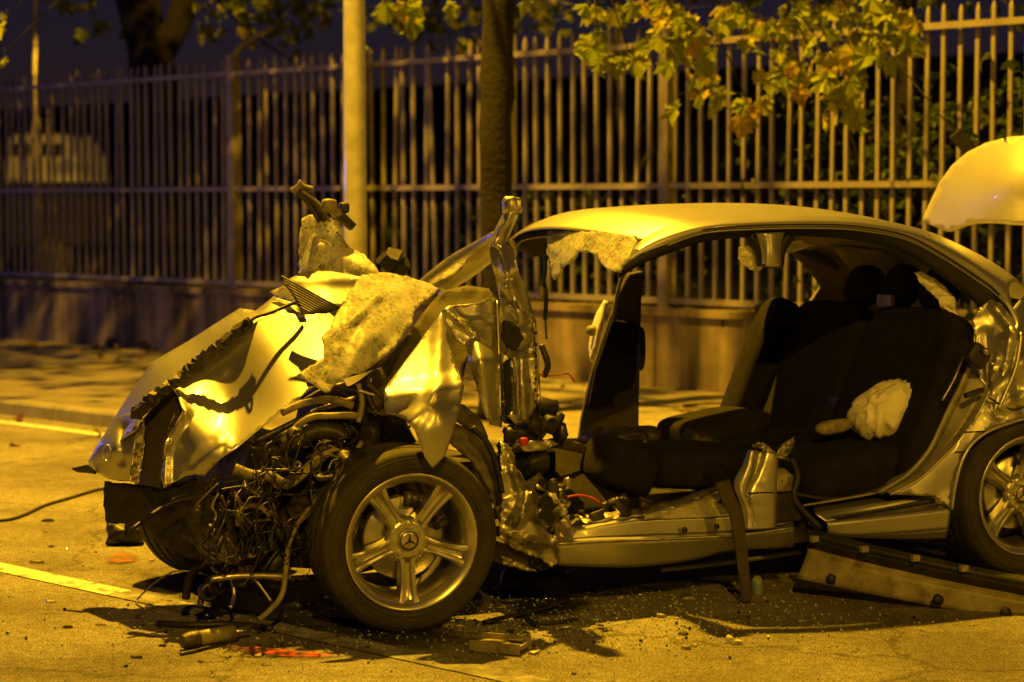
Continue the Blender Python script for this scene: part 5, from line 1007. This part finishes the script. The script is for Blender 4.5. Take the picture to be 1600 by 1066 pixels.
# broken bits
rr = random.Random(77)
KIND = [('black_plastic_shard', 'plastic', 'shard', 'small black plastic shard scattered on the road round the wreck', 'black shards on the road'), ('pale_plastic_shard', 'hose', 'shard', 'small pale plastic shard scattered on the road round the wreck', 'pale shards on the road'), ('metal_scrap', 'bare', 'scrap', 'small shiny metal scrap scattered on the road round the wreck', 'metal scraps on the road')]
spots = [(80, 855), (70, 832), (75, 815), (130, 885), (60, 880), (255, 1010), (214, 1028), (700, 980), (1075, 935), (1140, 1000), (1150, 1005), (1085, 1010), (835, 1022), (1000, 930), (965, 935), (1170, 965)]
for k in range(84):
    if k < len(spots): x, y = spots[k]
    elif k < 60: x = rr.gauss(760, 170); y = rr.gauss(975, 22)
    else: x = rr.uniform(20, 1500); y = rr.uniform(800, 1060)
    if y < 790 or y > 1075: continue
    kd = KIND[rr.randrange(3)]; s = rr.uniform(.006, .022) * (1.5 if k < len(spots) else 1); p = G(x, y); a = rr.random() * 6.3
    V = [(s * math.cos(a + q * 1.26) * rr.uniform(.5, 1.4), s * math.sin(a + q * 1.26) * rr.uniform(.5, 1.4), 0) for q in range(5)]
    h = s * rr.uniform(.15, .5); V = [Vector(v) for v in V] + [Vector(v) * .8 + Vector((0, 0, h * rr.uniform(.6, 1.2))) for v in V]
    o = mesh(kd[0], V, [(4, 3, 2, 1, 0), (5, 6, 7, 8, 9)] + [(q, (q + 1) % 5, (q + 1) % 5 + 5, q + 5) for q in range(5)], kd[1], None, False); o.location = (p.x, p.y, .002); 
    AN = ((640, 985, 'front wheel'), (1165, 938, 'hanging seat belt'), (785, 1017, 'grey plastic cover piece'), (320, 998, 'pale shock absorber'), (1420, 960, 'detached side skirt'), (850, 955, 'bent black trim strip'), (430, 1016, 'red spray mark'), (190, 870, 'orange spray mark'), (80, 890, 'painted lane line'), (1000, 900, 'crumpled sill'))
    nb = min(AN, key=lambda q: (G(q[0], q[1]) - p).length)[2]; tag(o, ('tiny ' if s < .014 else 'small ') + {'plastic': 'black plastic shard', 'hose': 'pale plastic shard', 'bare': 'shiny metal scrap'}[kd[1]] + ' lying on the road by the ' + nb, kd[2], kd[4])
# bigger scraps near the sill
for k, (x, y, m, lb) in enumerate(((815, 925, 'grime', 'crushed dark engine fragment under the torn sill end'), (860, 930, 'plastic', 'black plastic lump under the sill beside the crushed fragment'), (195, 850, 'plastic', 'black plastic lump on the road under the car nose'))):
    p = G(x, y); o = blob('wreck_fragment', (0, 0, 0), (.13, .1, .09), m, None, e=.6, n=20, amp=.3, wl=.05, seed=k); o.location = p + Vector((0, 0, .04)); tag(o, lb, 'fragment')
lying('broken_slat', [(1068, 636), (1110, 633), (1165, 634)], .02, 'bark', 'thin dark slat lying on the pavers at the wall foot', 'slat', zc=.11)
# leaf heaps at the wall foot on the far pavement
for k, (x, y) in enumerate(((205, 541), (255, 545))):
    p = G(x, y, .094); o = blob('leaf_heap', (0, 0, 0), (.4, .3, .12), 'soil', None, e=.7, n=20, amp=.2, wl=.1, seed=k); o.location = p + Vector((0, 0, .04)); tag(o, ('dark heap of leaves at the wall foot near the car nose', 'smaller dark heap of leaves beside the first at the wall foot', 'flat dark leaf heap on the pavers seen through the car')[k], 'leaf heap')
